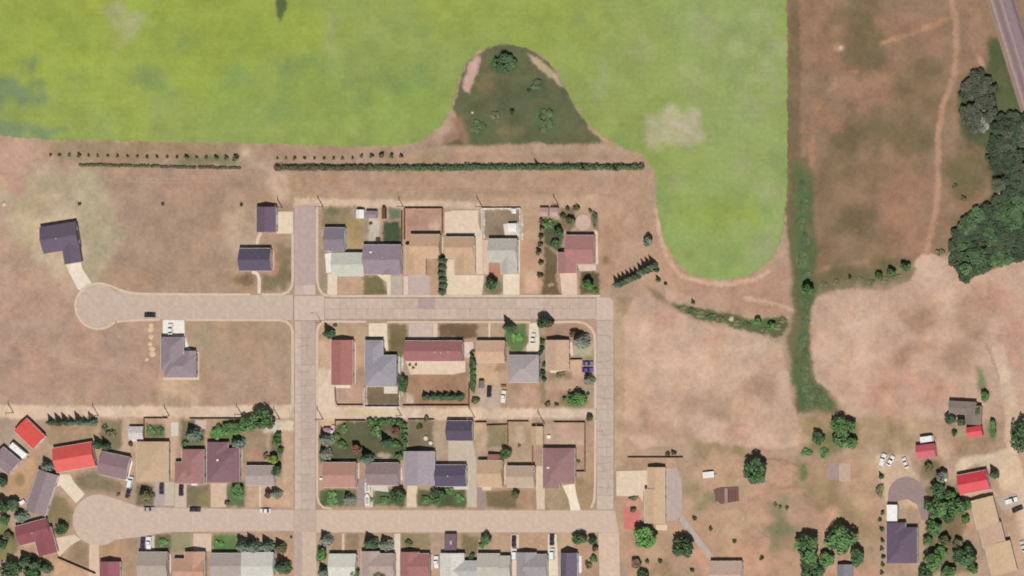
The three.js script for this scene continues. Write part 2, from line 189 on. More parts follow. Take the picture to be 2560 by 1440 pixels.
soil([118, 104, 84], 6, 0.9, [[2365, 1010], [2395, 1002], [2435, 1005], [2450, 1040], [2455, 1065], [2420, 1068], [2405, 1030]], 0.2); soil([162, 130, 100], 10, 0.8, [[2375, 1090], [2470, 1090], [2480, 1130], [2395, 1150]]); soil([98, 110, 64], 9, 0.8, oval(2482, 1075, 10, 30)); soil([132, 116, 78], 12, 0.7, oval(2230, 1065, 12, 28));
soil([196, 160, 134], 8, 0.8, [[2500, 1230], [2540, 1230], [2560, 1300], [2590, 1440], [2550, 1440], [2520, 1330]]); soil([176, 146, 116], 4, 0.8, rect(2508, 1290, 2540, 1330)); soil([204, 136, 118], 8, 0.8, oval(2398, 1312, 24, 20)); soil([100, 96, 62], 12, 0.8, [[2310, 1150], [2340, 1150], [2410, 1240], [2420, 1440], [2320, 1440], [2320, 1240]]);
soil([212, 182, 154], 6, 0.92, band([[2500, 890], [2526, 1000], [2528, 1100], [2536, 1190], [2556, 1280], [2592, 1440]], 30), 0.05); soil([214, 186, 158], 6, 0.92, band([[2392, 1172], [2430, 1150], [2486, 1146], [2530, 1128]], 24), 0.05);
soil([205, 140, 122], 5, 0.6, rect(1548, 1240, 1600, 1262)); soil([172, 146, 108], 10, 0.7, oval(2450, 1245, 40, 12)); soil([204, 174, 144], 6, 0.8, [[2390, 1232], [2480, 1225], [2500, 1240], [2420, 1252]]);
// lawns and yards, north-east block
soil([118, 98, 68], 12, 0.85, oval(612, 706, 24, 18)); soil([108, 100, 68], 12, 0.9, [[655, 690], [718, 660], [728, 690], [720, 725], [660, 728]]); soil([190, 118, 104], 5, 0.7, rect(680, 625, 692, 688)); soil([128, 108, 78], 12, 0.8, rect(690, 610, 728, 690));
soil([140, 124, 90], 8, 0.9, rect(808, 518, 888, 566)); soil([108, 110, 72], 8, 0.8, oval(832, 528, 16, 14)); soil([166, 138, 92], 7, 0.9, rect(866, 548, 908, 624)); soil([172, 150, 130], 4, 0.9, rect(878, 520, 889, 546)); soil([160, 136, 118], 4, 0.9, rect(910, 550, 922, 610)); soil([204, 188, 168], 4, 0.9, rect(922, 546, 950, 606));
soil([44, 72, 40], 5, 0.97, rect(958, 554, 1001, 608), 0.15); soil([92, 112, 84], 5, 0.9, rect(972, 520, 1001, 548)); soil([196, 166, 148], 4, 0.8, rect(940, 520, 972, 548)); soil([182, 140, 120], 5, 0.9, rect(1013, 522, 1106, 582)); soil([205, 170, 150], 4, 0.8, rect(1072, 558, 1100, 574));
soil([186, 154, 126], 6, 0.9, rect(844, 692, 908, 738)); soil([104, 96, 60], 6, 0.95, [[910, 690], [945, 692], [958, 705], [966, 738], [910, 738]], 0.2); soil([152, 132, 112], 5, 0.8, rect(797, 625, 817, 738)); soil([168, 132, 104], 5, 0.9, rect(1062, 648, 1098, 690)); soil([188, 152, 120], 6, 0.8, rect(1075, 645, 1116, 738));
soil([142, 122, 98], 5, 0.95, rect(1209, 526, 1302, 590)); soil([132, 104, 92], 4, 0.8, rect(1236, 566, 1262, 590)); soil([104, 112, 72], 8, 0.9, oval(1234, 716, 24, 24)); soil([212, 128, 108], 5, 0.85, oval(1234, 680, 18, 14)); soil([190, 154, 124], 8, 0.7, rect(1300, 520, 1348, 735)); soil([190, 146, 122], 8, 0.6, oval(1328, 640, 14, 30)); soil([204, 170, 146], 7, 0.7, rect(1312, 680, 1345, 735));
soil([60, 78, 44], 8, 0.95, [[1358, 546], [1400, 548], [1410, 600], [1400, 632], [1362, 610]], 0.2); soil([96, 80, 52], 7, 0.95, [[1362, 612], [1394, 632], [1392, 690], [1402, 738], [1354, 738], [1360, 670]], 0.2); soil([112, 94, 66], 8, 0.85, [[1402, 520], [1435, 515], [1440, 545], [1420, 590], [1402, 560]]); soil([82, 76, 46], 7, 0.95, rect(1449, 682, 1498, 738), 0.2); soil([190, 170, 142], 4, 0.85, oval(1378, 714, 9, 4)); soil([126, 106, 82], 8, 0.8, [[1478, 520], [1495, 530], [1498, 575], [1482, 570]]);
// south block, north row
soil([182, 152, 120], 6, 0.85, rect(800, 808, 912, 850)); soil([190, 152, 120], 5, 0.8, rect(888, 850, 912, 930)); soil([170, 136, 118], 5, 0.7, rect(888, 920, 910, 965)); soil([112, 98, 62], 7, 0.95, rect(972, 810, 1016, 888), 0.2); soil([104, 82, 60], 8, 0.95, rect(1098, 810, 1192, 846), 0.2); soil([176, 150, 120], 6, 0.8, rect(1196, 808, 1258, 850));
soil([84, 112, 62], 8, 0.95, [[1268, 812], [1318, 810], [1318, 868], [1300, 882], [1272, 878], [1262, 845]], 0.15); soil([170, 132, 110], 8, 0.85, [[1364, 816], [1450, 806], [1480, 830], [1482, 850], [1430, 850], [1364, 848]]); soil([186, 176, 146], 6, 0.8, rect(1432, 862, 1482, 892)); soil([150, 132, 98], 5, 0.8, rect(1428, 890, 1486, 900)); soil([206, 168, 138], 5, 0.85, rect(1420, 900, 1455, 940));
soil([190, 152, 130], 5, 0.9, rect(840, 968, 908, 1013)); soil([158, 136, 118], 5, 0.6, rect(843, 970, 868, 1005)); soil([112, 96, 72], 5, 0.95, rect(917, 968, 1002, 1013), 0.2); soil([164, 124, 94], 6, 0.95, rect(1012, 936, 1172, 1014), 0.3); soil([120, 128, 96], 7, 0.8, rect(1138, 905, 1172, 940)); soil([222, 196, 170], 4, 0.9, rect(1017, 985, 1034, 1010));
soil([206, 174, 140], 6, 0.85, rect(1190, 906, 1245, 962)); soil([164, 128, 98], 7, 0.8, oval(1255, 922, 18, 8)); soil([170, 138, 110], 8, 0.85, rect(1256, 955, 1362, 1022)); soil([190, 150, 130], 8, 0.7, oval(1318, 995, 26, 26)); soil([190, 168, 150], 5, 0.8, rect(1198, 965, 1250, 1025)); soil([144, 126, 96], 7, 0.85, [[1370, 930], [1390, 925], [1430, 932], [1430, 948], [1372, 948]]); soil([184, 152, 128], 6, 0.85, rect(1365, 950, 1450, 975)); soil([170, 134, 108], 6, 0.8, rect(1368, 975, 1410, 1015)); soil([120, 110, 78], 8, 0.7, rect(1350, 840, 1366, 1010));
soil([96, 102, 62], 9, 0.7, oval(1440, 1000, 40, 22)); soil([158, 146, 118], 6, 0.7, rect(1455, 965, 1486, 1000));
// south-west row
soil([110, 104, 72], 7, 0.9, rect(362, 1060, 416, 1097)); soil([74, 84, 54], 6, 0.8, oval(390, 1075, 22, 14)); soil([92, 98, 68], 8, 0.9, rect(452, 1050, 512, 1122)); soil([82, 114, 58], 7, 0.95, [[522, 1085], [560, 1055], [600, 1055], [595, 1105], [525, 1102]], 0.2); soil([146, 124, 96], 8, 0.85, rect(600, 1075, 665, 1160)); soil([190, 134, 112], 6, 0.8, rect(622, 1120, 655, 1150)); soil([84, 94, 60], 6, 0.8, rect(676, 1085, 704, 1190));
soil([206, 196, 178], 5, 0.9, rect(655, 1055, 700, 1080)); soil([96, 94, 70], 8, 0.9, rect(342, 1212, 385, 1262)); soil([112, 106, 78], 6, 0.9, rect(468, 1212, 525, 1266)); soil([148, 130, 88], 6, 0.7, [[495, 1240], [524, 1225], [524, 1264], [490, 1264]]); soil([72, 100, 60], 8, 0.9, [[570, 1210], [612, 1206], [614, 1265], [566, 1266]]); soil([202, 166, 136], 5, 0.8, rect(615, 1215, 735, 1266)); soil([124, 112, 82], 9, 0.9, [[190, 1188], [245, 1180], [305, 1205], [302, 1240], [255, 1228], [215, 1228], [185, 1205]], 0.25);
soil([128, 114, 78], 9, 0.9, [[140, 1235], [165, 1245], [185, 1275], [178, 1320], [150, 1345], [125, 1320], [110, 1290], [128, 1250]]); soil([190, 150, 112], 8, 0.8, [[18, 1180], [60, 1170], [75, 1195], [70, 1235], [25, 1240]]); soil([136, 118, 78], 8, 0.7, oval(52, 1200, 14, 18)); soil([188, 146, 112], 7, 0.8, [[62, 1150], [92, 1135], [95, 1175], [75, 1185]]); soil([110, 116, 66], 8, 0.85, [[0, 1300], [38, 1330], [45, 1380], [20, 1400], [-40, 1400]]);
soil([160, 132, 104], 8, 0.85, rect(125, 1062, 236, 1115)); soil([186, 152, 126], 6, 0.6, rect(160, 1075, 215, 1105)); soil([120, 112, 80], 8, 0.9, rect(250, 1050, 305, 1125)); soil([202, 172, 146], 6, 0.8, rect(305, 1045, 340, 1130)); soil([170, 146, 128], 6, 0.8, rect(-60, 1048, 40, 1110)); soil([206, 172, 144], 6, 0.8, [[410, 1045], [445, 1045], [440, 1200], [418, 1200]]);
soil([150, 126, 98], 7, 0.85, [[160, 1395], [190, 1352], [222, 1360], [222, 1400], [240, 1430]]); soil([200, 158, 126], 6, 0.9, [[140, 1400], [240, 1436], [240, 1500], [120, 1500]]); soil([176, 140, 110], 7, 0.9, [[249, 1365], [310, 1350], [310, 1400], [249, 1400]]); soil([164, 138, 114], 5, 0.85, rect(318, 1345, 345, 1440));
// centre block
soil([74, 82, 52], 8, 0.97, [[800, 1075], [860, 1055], [1010, 1048], [1010, 1150], [800, 1155]], 0.2); soil([124, 118, 88], 6, 0.8, oval(970, 1092, 26, 18)); soil([206, 176, 160], 5, 0.8, oval(962, 1140, 18, 8)); soil([116, 102, 74], 7, 0.9, rect(1018, 1052, 1084, 1125)); soil([208, 170, 140], 6, 0.8, rect(800, 1048, 840, 1075)); soil([180, 156, 130], 5, 0.8, rect(1086, 1052, 1114, 1160)); soil([58, 88, 44], 7, 0.95, rect(800, 1224, 862, 1266), 0.2); soil([86, 104, 72], 7, 0.8, rect(862, 1226, 894, 1266)); soil([66, 90, 52], 7, 0.95, rect(935, 1224, 1012, 1266), 0.2); soil([72, 84, 48], 7, 0.95, [[1045, 1225], [1165, 1222], [1165, 1268], [1042, 1266]], 0.2); soil([80, 104, 62], 6, 0.8, oval(1150, 1250, 14, 16));
soil([138, 124, 90], 6, 0.9, rect(1219, 1060, 1268, 1118)); soil([196, 166, 134], 6, 0.8, rect(1188, 1060, 1218, 1130)); soil([178, 150, 120], 6, 0.85, rect(1272, 1055, 1330, 1162)); soil([204, 176, 148], 5, 0.7, rect(1290, 1065, 1310, 1110)); soil([198, 162, 138], 6, 0.9, rect(1364, 1058, 1462, 1116)); soil([190, 146, 126], 7, 0.7, oval(1430, 1075, 24, 16)); soil([176, 144, 118], 5, 0.8, rect(1438, 1110, 1462, 1175)); soil([112, 98, 66], 8, 0.9, rect(1216, 1228, 1290, 1270), 0.2); soil([166, 132, 106], 7, 0.85, rect(1290, 1222, 1340, 1272)); soil([168, 144, 110], 7, 0.85, rect(1364, 1222, 1420, 1275)); soil([166, 140, 100], 8, 0.85, [[1440, 1195], [1486, 1180], [1486, 1268], [1456, 1275]]); soil([136, 114, 76], 7, 0.7, oval(1450, 1202, 10, 10));
// southern row, front gardens
soil([80, 88, 58], 7, 0.9, rect(388, 1336, 428, 1375)); soil([142, 136, 100], 7, 0.9, rect(428, 1332, 478, 1380)); soil([84, 122, 58], 6, 0.95, rect(534, 1336, 592, 1380), 0.2); soil([160, 128, 98], 7, 0.9, rect(828, 1334, 854, 1378)); soil([142, 118, 90], 7, 0.9, rect(864, 1334, 898, 1378)); soil([136, 124, 88], 7, 0.9, rect(1005, 1334, 1076, 1376)); soil([176, 150, 132], 6, 0.8, rect(1076, 1332, 1112, 1380)); soil([118, 108, 70], 7, 0.9, [[1154, 1334], [1200, 1340], [1192, 1390], [1154, 1398]]); soil([196, 160, 130], 7, 0.8, rect(1230, 1336, 1275, 1380)); soil([192, 156, 126], 7, 0.85, rect(1300, 1336, 1366, 1378)); soil([190, 160, 130], 7, 0.85, rect(1395, 1330, 1430, 1380)); soil([176, 140, 116], 7, 0.85, rect(1448, 1360, 1500, 1440)); soil([190, 150, 122], 7, 0.85, rect(690, 1340, 728, 1440));

for (const p of [[[1208, 596], [1208, 521], [1303, 521], [1303, 598]], [[1003, 892], [1003, 1017], [914, 1017], [914, 968]]]) for (let i = 0; i < 3; i++) soil([226, 212, 198], 2, 0.95, band([p[i], p[i + 1]], 6), 0.05);

// ------------------------------------------------------------------ crop colour
const CROP = raster(col(143, 156, 83));
const cropCol = (r, g, b) => col(r * 0.955, g * 0.968, b + 6);
const crop = (rgb, soft, alpha, pts, rough) => stain(CROP, cropCol(...rgb), soft, alpha, pts, rough);
crop([158, 168, 58], 70, 0.9, [[-120, -120], [1000, -120], [700, 240], [250, 190], [-120, 210]]);
crop([166, 176, 62], 50, 0.7, rect(100, 180, 420, 330)); crop([146, 164, 70], 60, 0.8, rect(520, 190, 1100, 340)); crop([156, 168, 92], 60, 0.8, rect(1700, -120, 1980, 420)); crop([156, 166, 64], 50, 0.8, rect(1000, -120, 1500, 130)); crop([150, 168, 88], 40, 0.8, rect(1640, 430, 1970, 700)); crop([152, 164, 62], 30, 0.7, rect(1700, 500, 1900, 580));
crop([190, 176, 132], 20, 0.9, [[1625, 290], [1690, 262], [1755, 275], [1750, 350], [1680, 372], [1625, 365]]); crop([206, 182, 148], 6, 0.8, [[1672, 305], [1712, 308], [1745, 345], [1690, 318]]); crop([182, 176, 128], 26, 0.6, oval(320, 55, 36, 44)); crop([168, 168, 116], 24, 0.6, oval(1930, 180, 22, 70)); crop([170, 170, 116], 26, 0.6, oval(1770, 65, 40, 40)); crop([160, 160, 110], 24, 0.6, [[1920, 560], [1960, 520], [1950, 620], [1880, 680], [1850, 660]]); crop([168, 164, 110], 20, 0.6, oval(1925, 480, 24, 24));
crop([112, 132, 92], 20, 0.7, [[-60, 190], [60, 200], [110, 240], [90, 270], [30, 255], [-60, 260]]); crop([108, 132, 100], 16, 0.75, [[-60, 310], [60, 305], [160, 318], [150, 350], [-60, 345]]); crop([112, 140, 92], 14, 0.6, oval(70, 165, 16, 20));
for (const [u, v, a, b] of [[380, 200, 40, 30], [590, 190, 40, 30], [740, 210, 30, 20], [880, 210, 30, 22], [900, 260, 30, 20], [970, 200, 50, 24], [760, 160, 60, 20], [470, 110, 40, 16], [1440, 60, 26, 20], [1080, 90, 20, 20], [1060, 190, 30, 20], [690, 280, 50, 16], [210, 290, 60, 10], [1660, 530, 16, 60], [1560, 350, 40, 16], [1810, 640, 40, 40], [1950, 380, 14, 60]]) crop([122, 146, 82], 22, 0.45, oval(u, v, a, b));
crop([84, 98, 46], 6, 0.95, [[706, -30], [722, 10], [712, 38], [702, 56], [692, 26], [690, 6]], 0.1); crop([150, 162, 66], 18, 0.5, rect(0, 258, 230, 300));
for (const [u, v, a, b] of [[1905, 60, 12, 60], [1880, 260, 20, 40], [1840, 150, 16, 50], [1600, 120, 20, 60], [1500, 200, 16, 50], [1735, 200, 14, 60], [300, 130, 20, 40], [820, 90, 24, 40], [1860, 420, 30, 30], [1700, 450, 26, 20]]) crop([172, 172, 112], 22, 0.5, oval(u, v, a, b));
for (let i = 0; i < 9; i++) crop([168, 172, 84], 6, 0.3, band([[-100, 262 + i * 9], [900, 268 + i * 9]], 3));

function groundTexture(buf, size, amp, f1, rows = 0) {          // add fine and coarse grain, and a ragged edge, to the surveyed colours
  const W = size, H = Math.round(size * GH / GW), d = new Uint8Array(W * H * 4), l2s = (c) => Math.max(0, Math.min(255, Math.round(255 * (c <= 0.0031308 ? 12.92 * c : 1.055 * Math.pow(c, 1 / 2.4) - 0.055))));
  for (let j = 0; j < H; j++) for (let i = 0; i < W; i++) {
    const u = i / W * gw, v = j / H * gh;
    const du = (vn(u / 2.6, v / 2.6) - 0.5) * 2.2, dv = (vn(u / 2.6 + 31, v / 2.6 + 12) - 0.5) * 2.2;
    const x = Math.max(0, Math.min(gw - 2, u + du)), y = Math.max(0, Math.min(gh - 2, v + dv)), xi = Math.floor(x), yi = Math.floor(y), fx = x - xi, fy = y - yi, a = 3 * (yi * gw + xi), b = a + 3 * gw;
    const n = 1 + amp * ((fbm(u / f1, v / f1, 4) - 0.5) * 1.7 + (fbm(u / 4 + 90, v / 4, 3) - 0.5) * 0.9 + (fbm(u / 1.7 + 5, v / 1.7 + 8, 2) - 0.5) * 0.75 + (HASH[(i * 131 + j * 977) & 65535] - 0.5) * 0.4 + rows * ((fbm(u / 90 + v / 40, v / 2.4, 3) - 0.5) + 0.5 * (fbm(u / 14, v / 5, 3) - 0.5)));
    const w = 1 + amp * 0.45 * (fbm(u / 34 + 11, v / 34 + 60, 3) - 0.5), k = 4 * (j * W + i);
    for (let c = 0; c < 3; c++) { const m = (buf[a + c] * (1 - fx) + buf[a + 3 + c] * fx) * (1 - fy) + (buf[b + c] * (1 - fx) + buf[b + 3 + c] * fx) * fy; d[k + c] = l2s(m * n * (c === 0 ? w : c === 2 ? 2 - w : 1)); }
    d[k + 3] = 255;
  }
  const t = new THREE.DataTexture(d, W, H); t.colorSpace = THREE.SRGBColorSpace; t.magFilter = THREE.LinearFilter; t.minFilter = THREE.LinearMipmapLinearFilter; t.generateMipmaps = true; t.wrapS = t.wrapT = THREE.MirroredRepeatWrapping; t.needsUpdate = true; return t;
}
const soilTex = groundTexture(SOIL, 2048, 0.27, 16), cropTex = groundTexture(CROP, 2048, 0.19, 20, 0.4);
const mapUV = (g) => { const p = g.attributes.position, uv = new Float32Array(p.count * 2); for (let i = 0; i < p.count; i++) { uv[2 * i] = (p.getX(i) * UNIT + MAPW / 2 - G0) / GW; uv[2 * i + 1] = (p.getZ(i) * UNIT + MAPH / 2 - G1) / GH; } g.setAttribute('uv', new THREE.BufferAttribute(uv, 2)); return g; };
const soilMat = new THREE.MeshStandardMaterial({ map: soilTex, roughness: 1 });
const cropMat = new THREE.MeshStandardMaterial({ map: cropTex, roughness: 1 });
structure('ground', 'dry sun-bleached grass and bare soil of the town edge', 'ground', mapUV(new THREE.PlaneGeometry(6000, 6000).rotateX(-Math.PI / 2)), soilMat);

// ------------------------------------------------------------------ flat sheets and strips
function sheetGeo(pts, y, thick = 0) {
  const s = new THREE.Shape(pts.map(([u, v]) => new THREE.Vector2(X(u), -Z(v))));
  const g = thick ? new THREE.ExtrudeGeometry(s, { depth: thick, bevelEnabled: false }).rotateX(-Math.PI / 2).translate(0, y - thick, 0) : new THREE.ShapeGeometry(s).rotateX(-Math.PI / 2).translate(0, y, 0);
  return planarUV(g);
}
// crop: knee-high stand with an uneven top and ragged rim
{
  const rim = [[-300, 330], [0, 336], [60, 346], [150, 351], [300, 352], [450, 355], [600, 357], [700, 360], [860, 366], [990, 366], [1050, 354], [1100, 318], [1130, 268], [1142, 215], [1164, 160], [1195, 126], [1250, 109], [1310, 116], [1362, 144], [1398, 182], [1425, 240], [1462, 298], [1508, 342], [1560, 370], [1608, 388], [1632, 425], [1641, 480], [1647, 540], [1662, 602], [1688, 650], [1720, 682], [1765, 698], [1812, 700], [1868, 690], [1914, 664], [1944, 620], [1960, 570], [1969, 480], [1970, 300], [1967, 0], [1967, -400], [-300, -400]];
  const pts = []; srand(5);
  for (let i = 0; i < rim.length; i++) { const a = rim[i], b = rim[(i + 1) % rim.length], d = Math.hypot(b[0] - a[0], b[1] - a[1]), n = d > 400 ? 1 : Math.max(1, Math.round(d / 9)); for (let k = 0; k < n; k++) { const t = k / n; pts.push([a[0] + (b[0] - a[0]) * t + (n > 1 ? rr(-3, 3) : 0), a[1] + (b[1] - a[1]) * t + (n > 1 ? rr(-3, 3) : 0)]); } }
  const shape = new THREE.Shape(pts.map(([u, v]) => new THREE.Vector2(X(u), -Z(v))));
  const g = new THREE.ExtrudeGeometry(shape, { depth: 0.45, bevelEnabled: false }).rotateX(-Math.PI / 2);
  const f = structure('crop_field', 'bright yellow-green field of flowering crop curving around a grassy tongue', 'field', mapUV(g), cropMat);
  f.userData.kind = 'structure';
}

const CONC = { street: [197, 173, 156], mauve: [184, 158, 150], kerb: [214, 187, 162], cream: [224, 203, 176], white: [236, 225, 210], pink: [206, 182, 167], grey: [184, 168, 153], tan: [212, 184, 156] };
const conc = (k) => mat('concrete', ...(typeof k === 'string' ? CONC[k] : k));
const JOINT = conc([158, 134, 122]);
function road(label, outline, slabs = [], base = 'street') {
  const g = new THREE.Group(); g.name = numbered('road'); g.userData = { kind: 'structure', label, category: 'road' }; scene.add(g);
  mesh('roadbed', sheetGeo(outline, 0.03, 0.06), conc(base), g);
  if (slabs.length) { for (const [a, b, c, d, k] of slabs) mesh('slab', planarUV(box((c - a) / UNIT - 0.12, 0.05, (d - b) / UNIT - 0.12, 0, 0, 0).translate(X((a + c) / 2), 0.03, Z((b + d) / 2))), conc(k), g); }
  return g;
}
const arc = (u, v, r, a0, a1, n = 10) => Array.from({ length: n + 1 }, (_, i) => { const t = (a0 + (a1 - a0) * i / n) * Math.PI / 180; return [u + r * Math.cos(t), v + r * Math.sin(t)]; });
const tint = (c, a) => c.map((x) => Math.round(x + a));
srand(41);
const slabTint = () => tint(CONC.street, rr(-5, 5));
// west cul-de-sac street with its turning circle
road('pale concrete street ending in a turning circle beside the vacant lot', [...arc(246, 765, 55, 42, 318, 30), [300, 726], [340, 736], [733, 738], [733, 800], [340, 799], [300, 802]], [], [198, 174, 157]);
// north stub, older darker surface
road('mauve grey street stub running north to the alley', [[736, 514], [789, 514], [789, 737.5], [736, 737.5]], [[737, 515, 789, 712, [186, 160, 154]], [737, 712.5, 760, 737, [196, 172, 160]], [760, 712.5, 789, 737, [208, 182, 170]]], 'mauve');
// crossing and long street east
{
  const us = [812, 850, 890, 956, 983, 1045, 1087, 1143, 1218, 1290, 1360, 1403, 1448, 1490], s = [];
  for (let i = 0; i < us.length - 1; i++) { const a = slabTint(); s.push([us[i], 746, us[i + 1], 772, i === 5 ? [178, 150, 146] : a]); s.push([us[i], 772, us[i + 1], 798, slabTint()]); }
  road('concrete slab street running east between the two house rows', [[733.5, 738], [812, 742], [1490.5, 743], [1490.5, 800], [812, 802], [733.5, 800]], s, [164, 142, 131]);
  road('smooth concrete crossing where the two streets meet', [[734, 738.5], [811, 742.5], [811, 801.5], [734, 799.5]].map(([u, v]) => [u, v]), [[735, 739, 811, 801, [203, 180, 164]]], 'street');
  road('concrete corner slab where the street bends south', [[1491, 744], ...arc(1517, 760, 16.5, -90, 0, 8), [1533.5, 800], [1491, 800]], [], [204, 180, 163]);
}
{
  const vs = [802, 845, 912, 950, 987, 1030, 1073, 1120, 1185, 1230, 1274], s = [];
  for (let i = 0; i < vs.length - 1; i++) { s.push([737, vs[i], 753, vs[i + 1], tint(CONC.street, 4 + rr(-4, 4))]); s.push([753, vs[i], 789, vs[i + 1], tint([193, 169, 153], rr(-4, 4))]); }
  road('concrete slab street running south past the red roofed house', [[736, 801], [790, 801], [790, 1274], [736, 1274]], s, [160, 138, 128]);
  road('pale street going out south between the corner spruces', [[736, 1328], [790, 1328], [796, 1560], [736, 1560]], [[737, 1329, 756, 1440, [184, 162, 148]], [756, 1329, 790, 1440, [205, 178, 160]]], 'street');
}
{
  const vs = [801, 880, 921, 965, 1010, 1055, 1100, 1141, 1197, 1239, 1274], s = [];
  for (let i = 0; i < vs.length - 1; i++) { s.push([1492, vs[i], 1534, vs[i + 1], tint([196, 174, 157], rr(-5, 5))]); }
  road('concrete slab street running south along the pale cut field', [[1491, 801], [1535, 801], [1536, 1274], [1491, 1274]], s, [160, 140, 128]);
  road('pale street going out south beside the salmon patio', [[1496, 1332], [1548, 1332], [1552, 1560], [1502, 1560]], [], [212, 184, 162]);
}
road('pale concrete street between the centre block and the southern row', [[791, 1275], [1480, 1276], [1537, 1276], [1547, 1331], [1490, 1331], [791, 1331]], [], [206, 180, 160]);
road('worn concrete crossing at the southern end of the slab street', [[735, 1275], [790.5, 1275], [790.5, 1327.5], [735, 1327.5]], [[736, 1276, 790, 1327, [194, 168, 152]]], 'street');
road('pale concrete street ending in a wide bulb among fan-set houses', [...arc(246, 1300, 64, 50, 300, 30), [300, 1250], [350, 1268], [734.5, 1275], [734.5, 1327], [420, 1330], [350, 1342]], [], [203, 178, 160]);
// highway in the corner
{
  const at = (o, v) => [2474 + o + v * 0.308, v], strip = (o, w) => band([at(o, -60), at(o, 460)], w);
  const g = road('mauve grey highway with pale lane lines crossing the far corner', [at(0, -60), at(62, -60), at(62, 460), at(0, 460)], [], [142, 118, 120]);
  for (const [o, w, c] of [[5, 6, [170, 142, 134]], [17, 5, [130, 106, 108]], [28, 5, [166, 140, 134]], [44, 9, [146, 122, 126]], [57, 6, [118, 96, 104]]]) mesh('lane_strip', sheetGeo(strip(o, w), 0.036), conc(c), g);
  mesh('shoulder', sheetGeo(strip(-4, 8), 0.034), conc([150, 122, 104]), g);
}
// sealed cracks wandering over the slabs
srand(515);
function crack(g, u, v, du, dv, n, w = 1.0) { const p = [[u, v]]; for (let i = 0; i < n; i++) { u += du + rr(-1, 1) * Math.abs(dv) * 0.5 + (du ? 0 : rr(-2, 2)); v += dv + rr(-1, 1) * Math.abs(du) * 0.35; p.push([u, v]); } mesh('crack_seal', sheetGeo(band(p, w), 0.062), conc([150, 128, 116]), g); }
{
  const roads = scene.children.filter((o) => o.name.startsWith('road')), by = (t) => roads.find((o) => o.userData.label.includes(t));
  const e = by('along the pale cut field'), w = by('past the red roofed house'), m = by('between the two house rows'), s2 = by('southern row');
  for (const v of [838, 905, 938, 992, 1024, 1078, 1086, 1118, 1160, 1178, 1220]) crack(e, 1494, v, 7, 0, 5);
  for (const [u, v] of [[1510, 968], [1520, 1010], [1502, 1060], [1516, 1105], [1506, 1150], [1522, 1200]]) crack(e, u, v, 0, 8, 4, 0.8);
  for (const v of [868, 930, 965, 1010, 1055, 1098, 1150, 1205, 1250]) crack(w, 740 + rr(0, 16), v, 6, 0, 5);
  for (const [u, v] of [[770, 850], [764, 960], [768, 1040], [772, 1130]]) crack(w, u, v, 0, 8, 5, 0.8);
  for (const u of [866, 920, 1010, 1120, 1180, 1255, 1325, 1380, 1430]) crack(m, u, 750 + rr(0, 20), 0, 6, 4);
}
// kerbs: raised strips
function kerb(label, pts, w = 1.15) { w *= 1.05;
  const b = band(pts, w * UNIT), m = structure('kerb', label, 'kerb', sheetGeo(b, 0.14, 0.2), conc('kerb')); return m;
}
kerb('pale kerb curling round the turning circle', [[626, 736], [560, 736], [400, 735], [345, 734], [318, 730], [296, 723], [278, 715], ...arc(246, 765, 57, -66, -318, 28)], 1.0);
kerb('pale kerb along the lot of the grey hipped house', [[292, 804], [340, 800], [400, 799]], 1.0);
kerb('pale kerb rounding the vacant lot at the crossing', [[465, 799], [700, 800], [716, 804], [727, 814], [732, 830], [732, 1010]], 1.0);
kerb('pale kerb rounding the lawn of the purple roofed house', [[655, 736], [704, 736], [720, 730], [730, 716], [732, 700], [732, 585]], 1.0);
kerb('pale kerb at the corner yard of the white roofed house', [[793, 512], [793, 700], [797, 720], [806, 734], [822, 740]], 1.0);
kerb('pale kerb along the northern front gardens', [[824, 740], [1000, 740], [1200, 740], [1500, 740]], 0.9);
kerb('pale kerb rounding the yard of the brick red roofed house', [[793, 1012], [793, 830], [797, 815], [806, 805], [820, 804], [915, 804]], 1.0);
kerb('pale kerb along the southern side of the slab street', [[968, 805], [1020, 805], [1200, 805], [1325, 805]], 0.8);
kerb('pale kerb rounding the corner garden with the grey spruce', [[1365, 806], [1440, 804], [1462, 808], [1478, 820], [1487, 838], [1488, 860], [1489, 1020]], 1.0);
kerb('pale kerb by the brown fenced corner yard', [[1489, 1048], [1488, 1200], [1486, 1250], [1478, 1270]], 0.9);
kerb('pale kerb along the salmon roofed corner lawn', [[793, 1052], [793, 1240], [798, 1258], [808, 1268], [830, 1272]], 0.8);

// ------------------------------------------------------------------ drives, pads and paths
const slabLabels = [];
function drive(label, k, pts, name = 'driveway', y = 0.06) { slabLabels.push(label); return structure(name, label, name === 'driveway' ? 'driveway' : name === 'patio' ? 'patio' : 'path', sheetGeo(pts, y, 0.1), conc(k)); }
drive('cream driveway from the turning circle to the dark L-shaped house', [232, 215, 195], [[165, 662], [202, 656], [206, 672], [229, 708], [206, 730], [194, 722], [172, 680]]);
drive('cream apron beside the purple garage', 'cream', rect(692, 529, 733, 584));
drive('curving front path of the purple roofed house', [226, 206, 190], band([[630, 680], [643, 684], [648, 696], [648, 734]], 8), 'path');
drive('short path between the purple garage and purple house', [222, 198, 174], band([[652, 582], [646, 594], [642, 610]], 7), 'path');
drive('cream driveway of the white roofed corner house', 'cream', rect(819, 684, 843, 738));
drive('white side slab next to the white roofed corner house', 'white', [[812, 634], [828, 632], [829, 682], [816, 682]], 'patio', 0.07);
drive('grey driveway of the mauve roofed house by the fenced yard', 'grey', rect(978, 690, 1006, 738));
drive('cream front walk of the mauve roofed house', 'cream', [[942, 687], [977, 687], [977, 738], [969, 738], [966, 705]], 'path');
drive('pinkish strip between two driveways', [216, 192, 178], rect(1009, 690, 1021, 738), 'path');
drive('pink grey driveway in front of the tan house with fenced yard', [192, 170, 160], rect(1022, 688, 1075, 738));
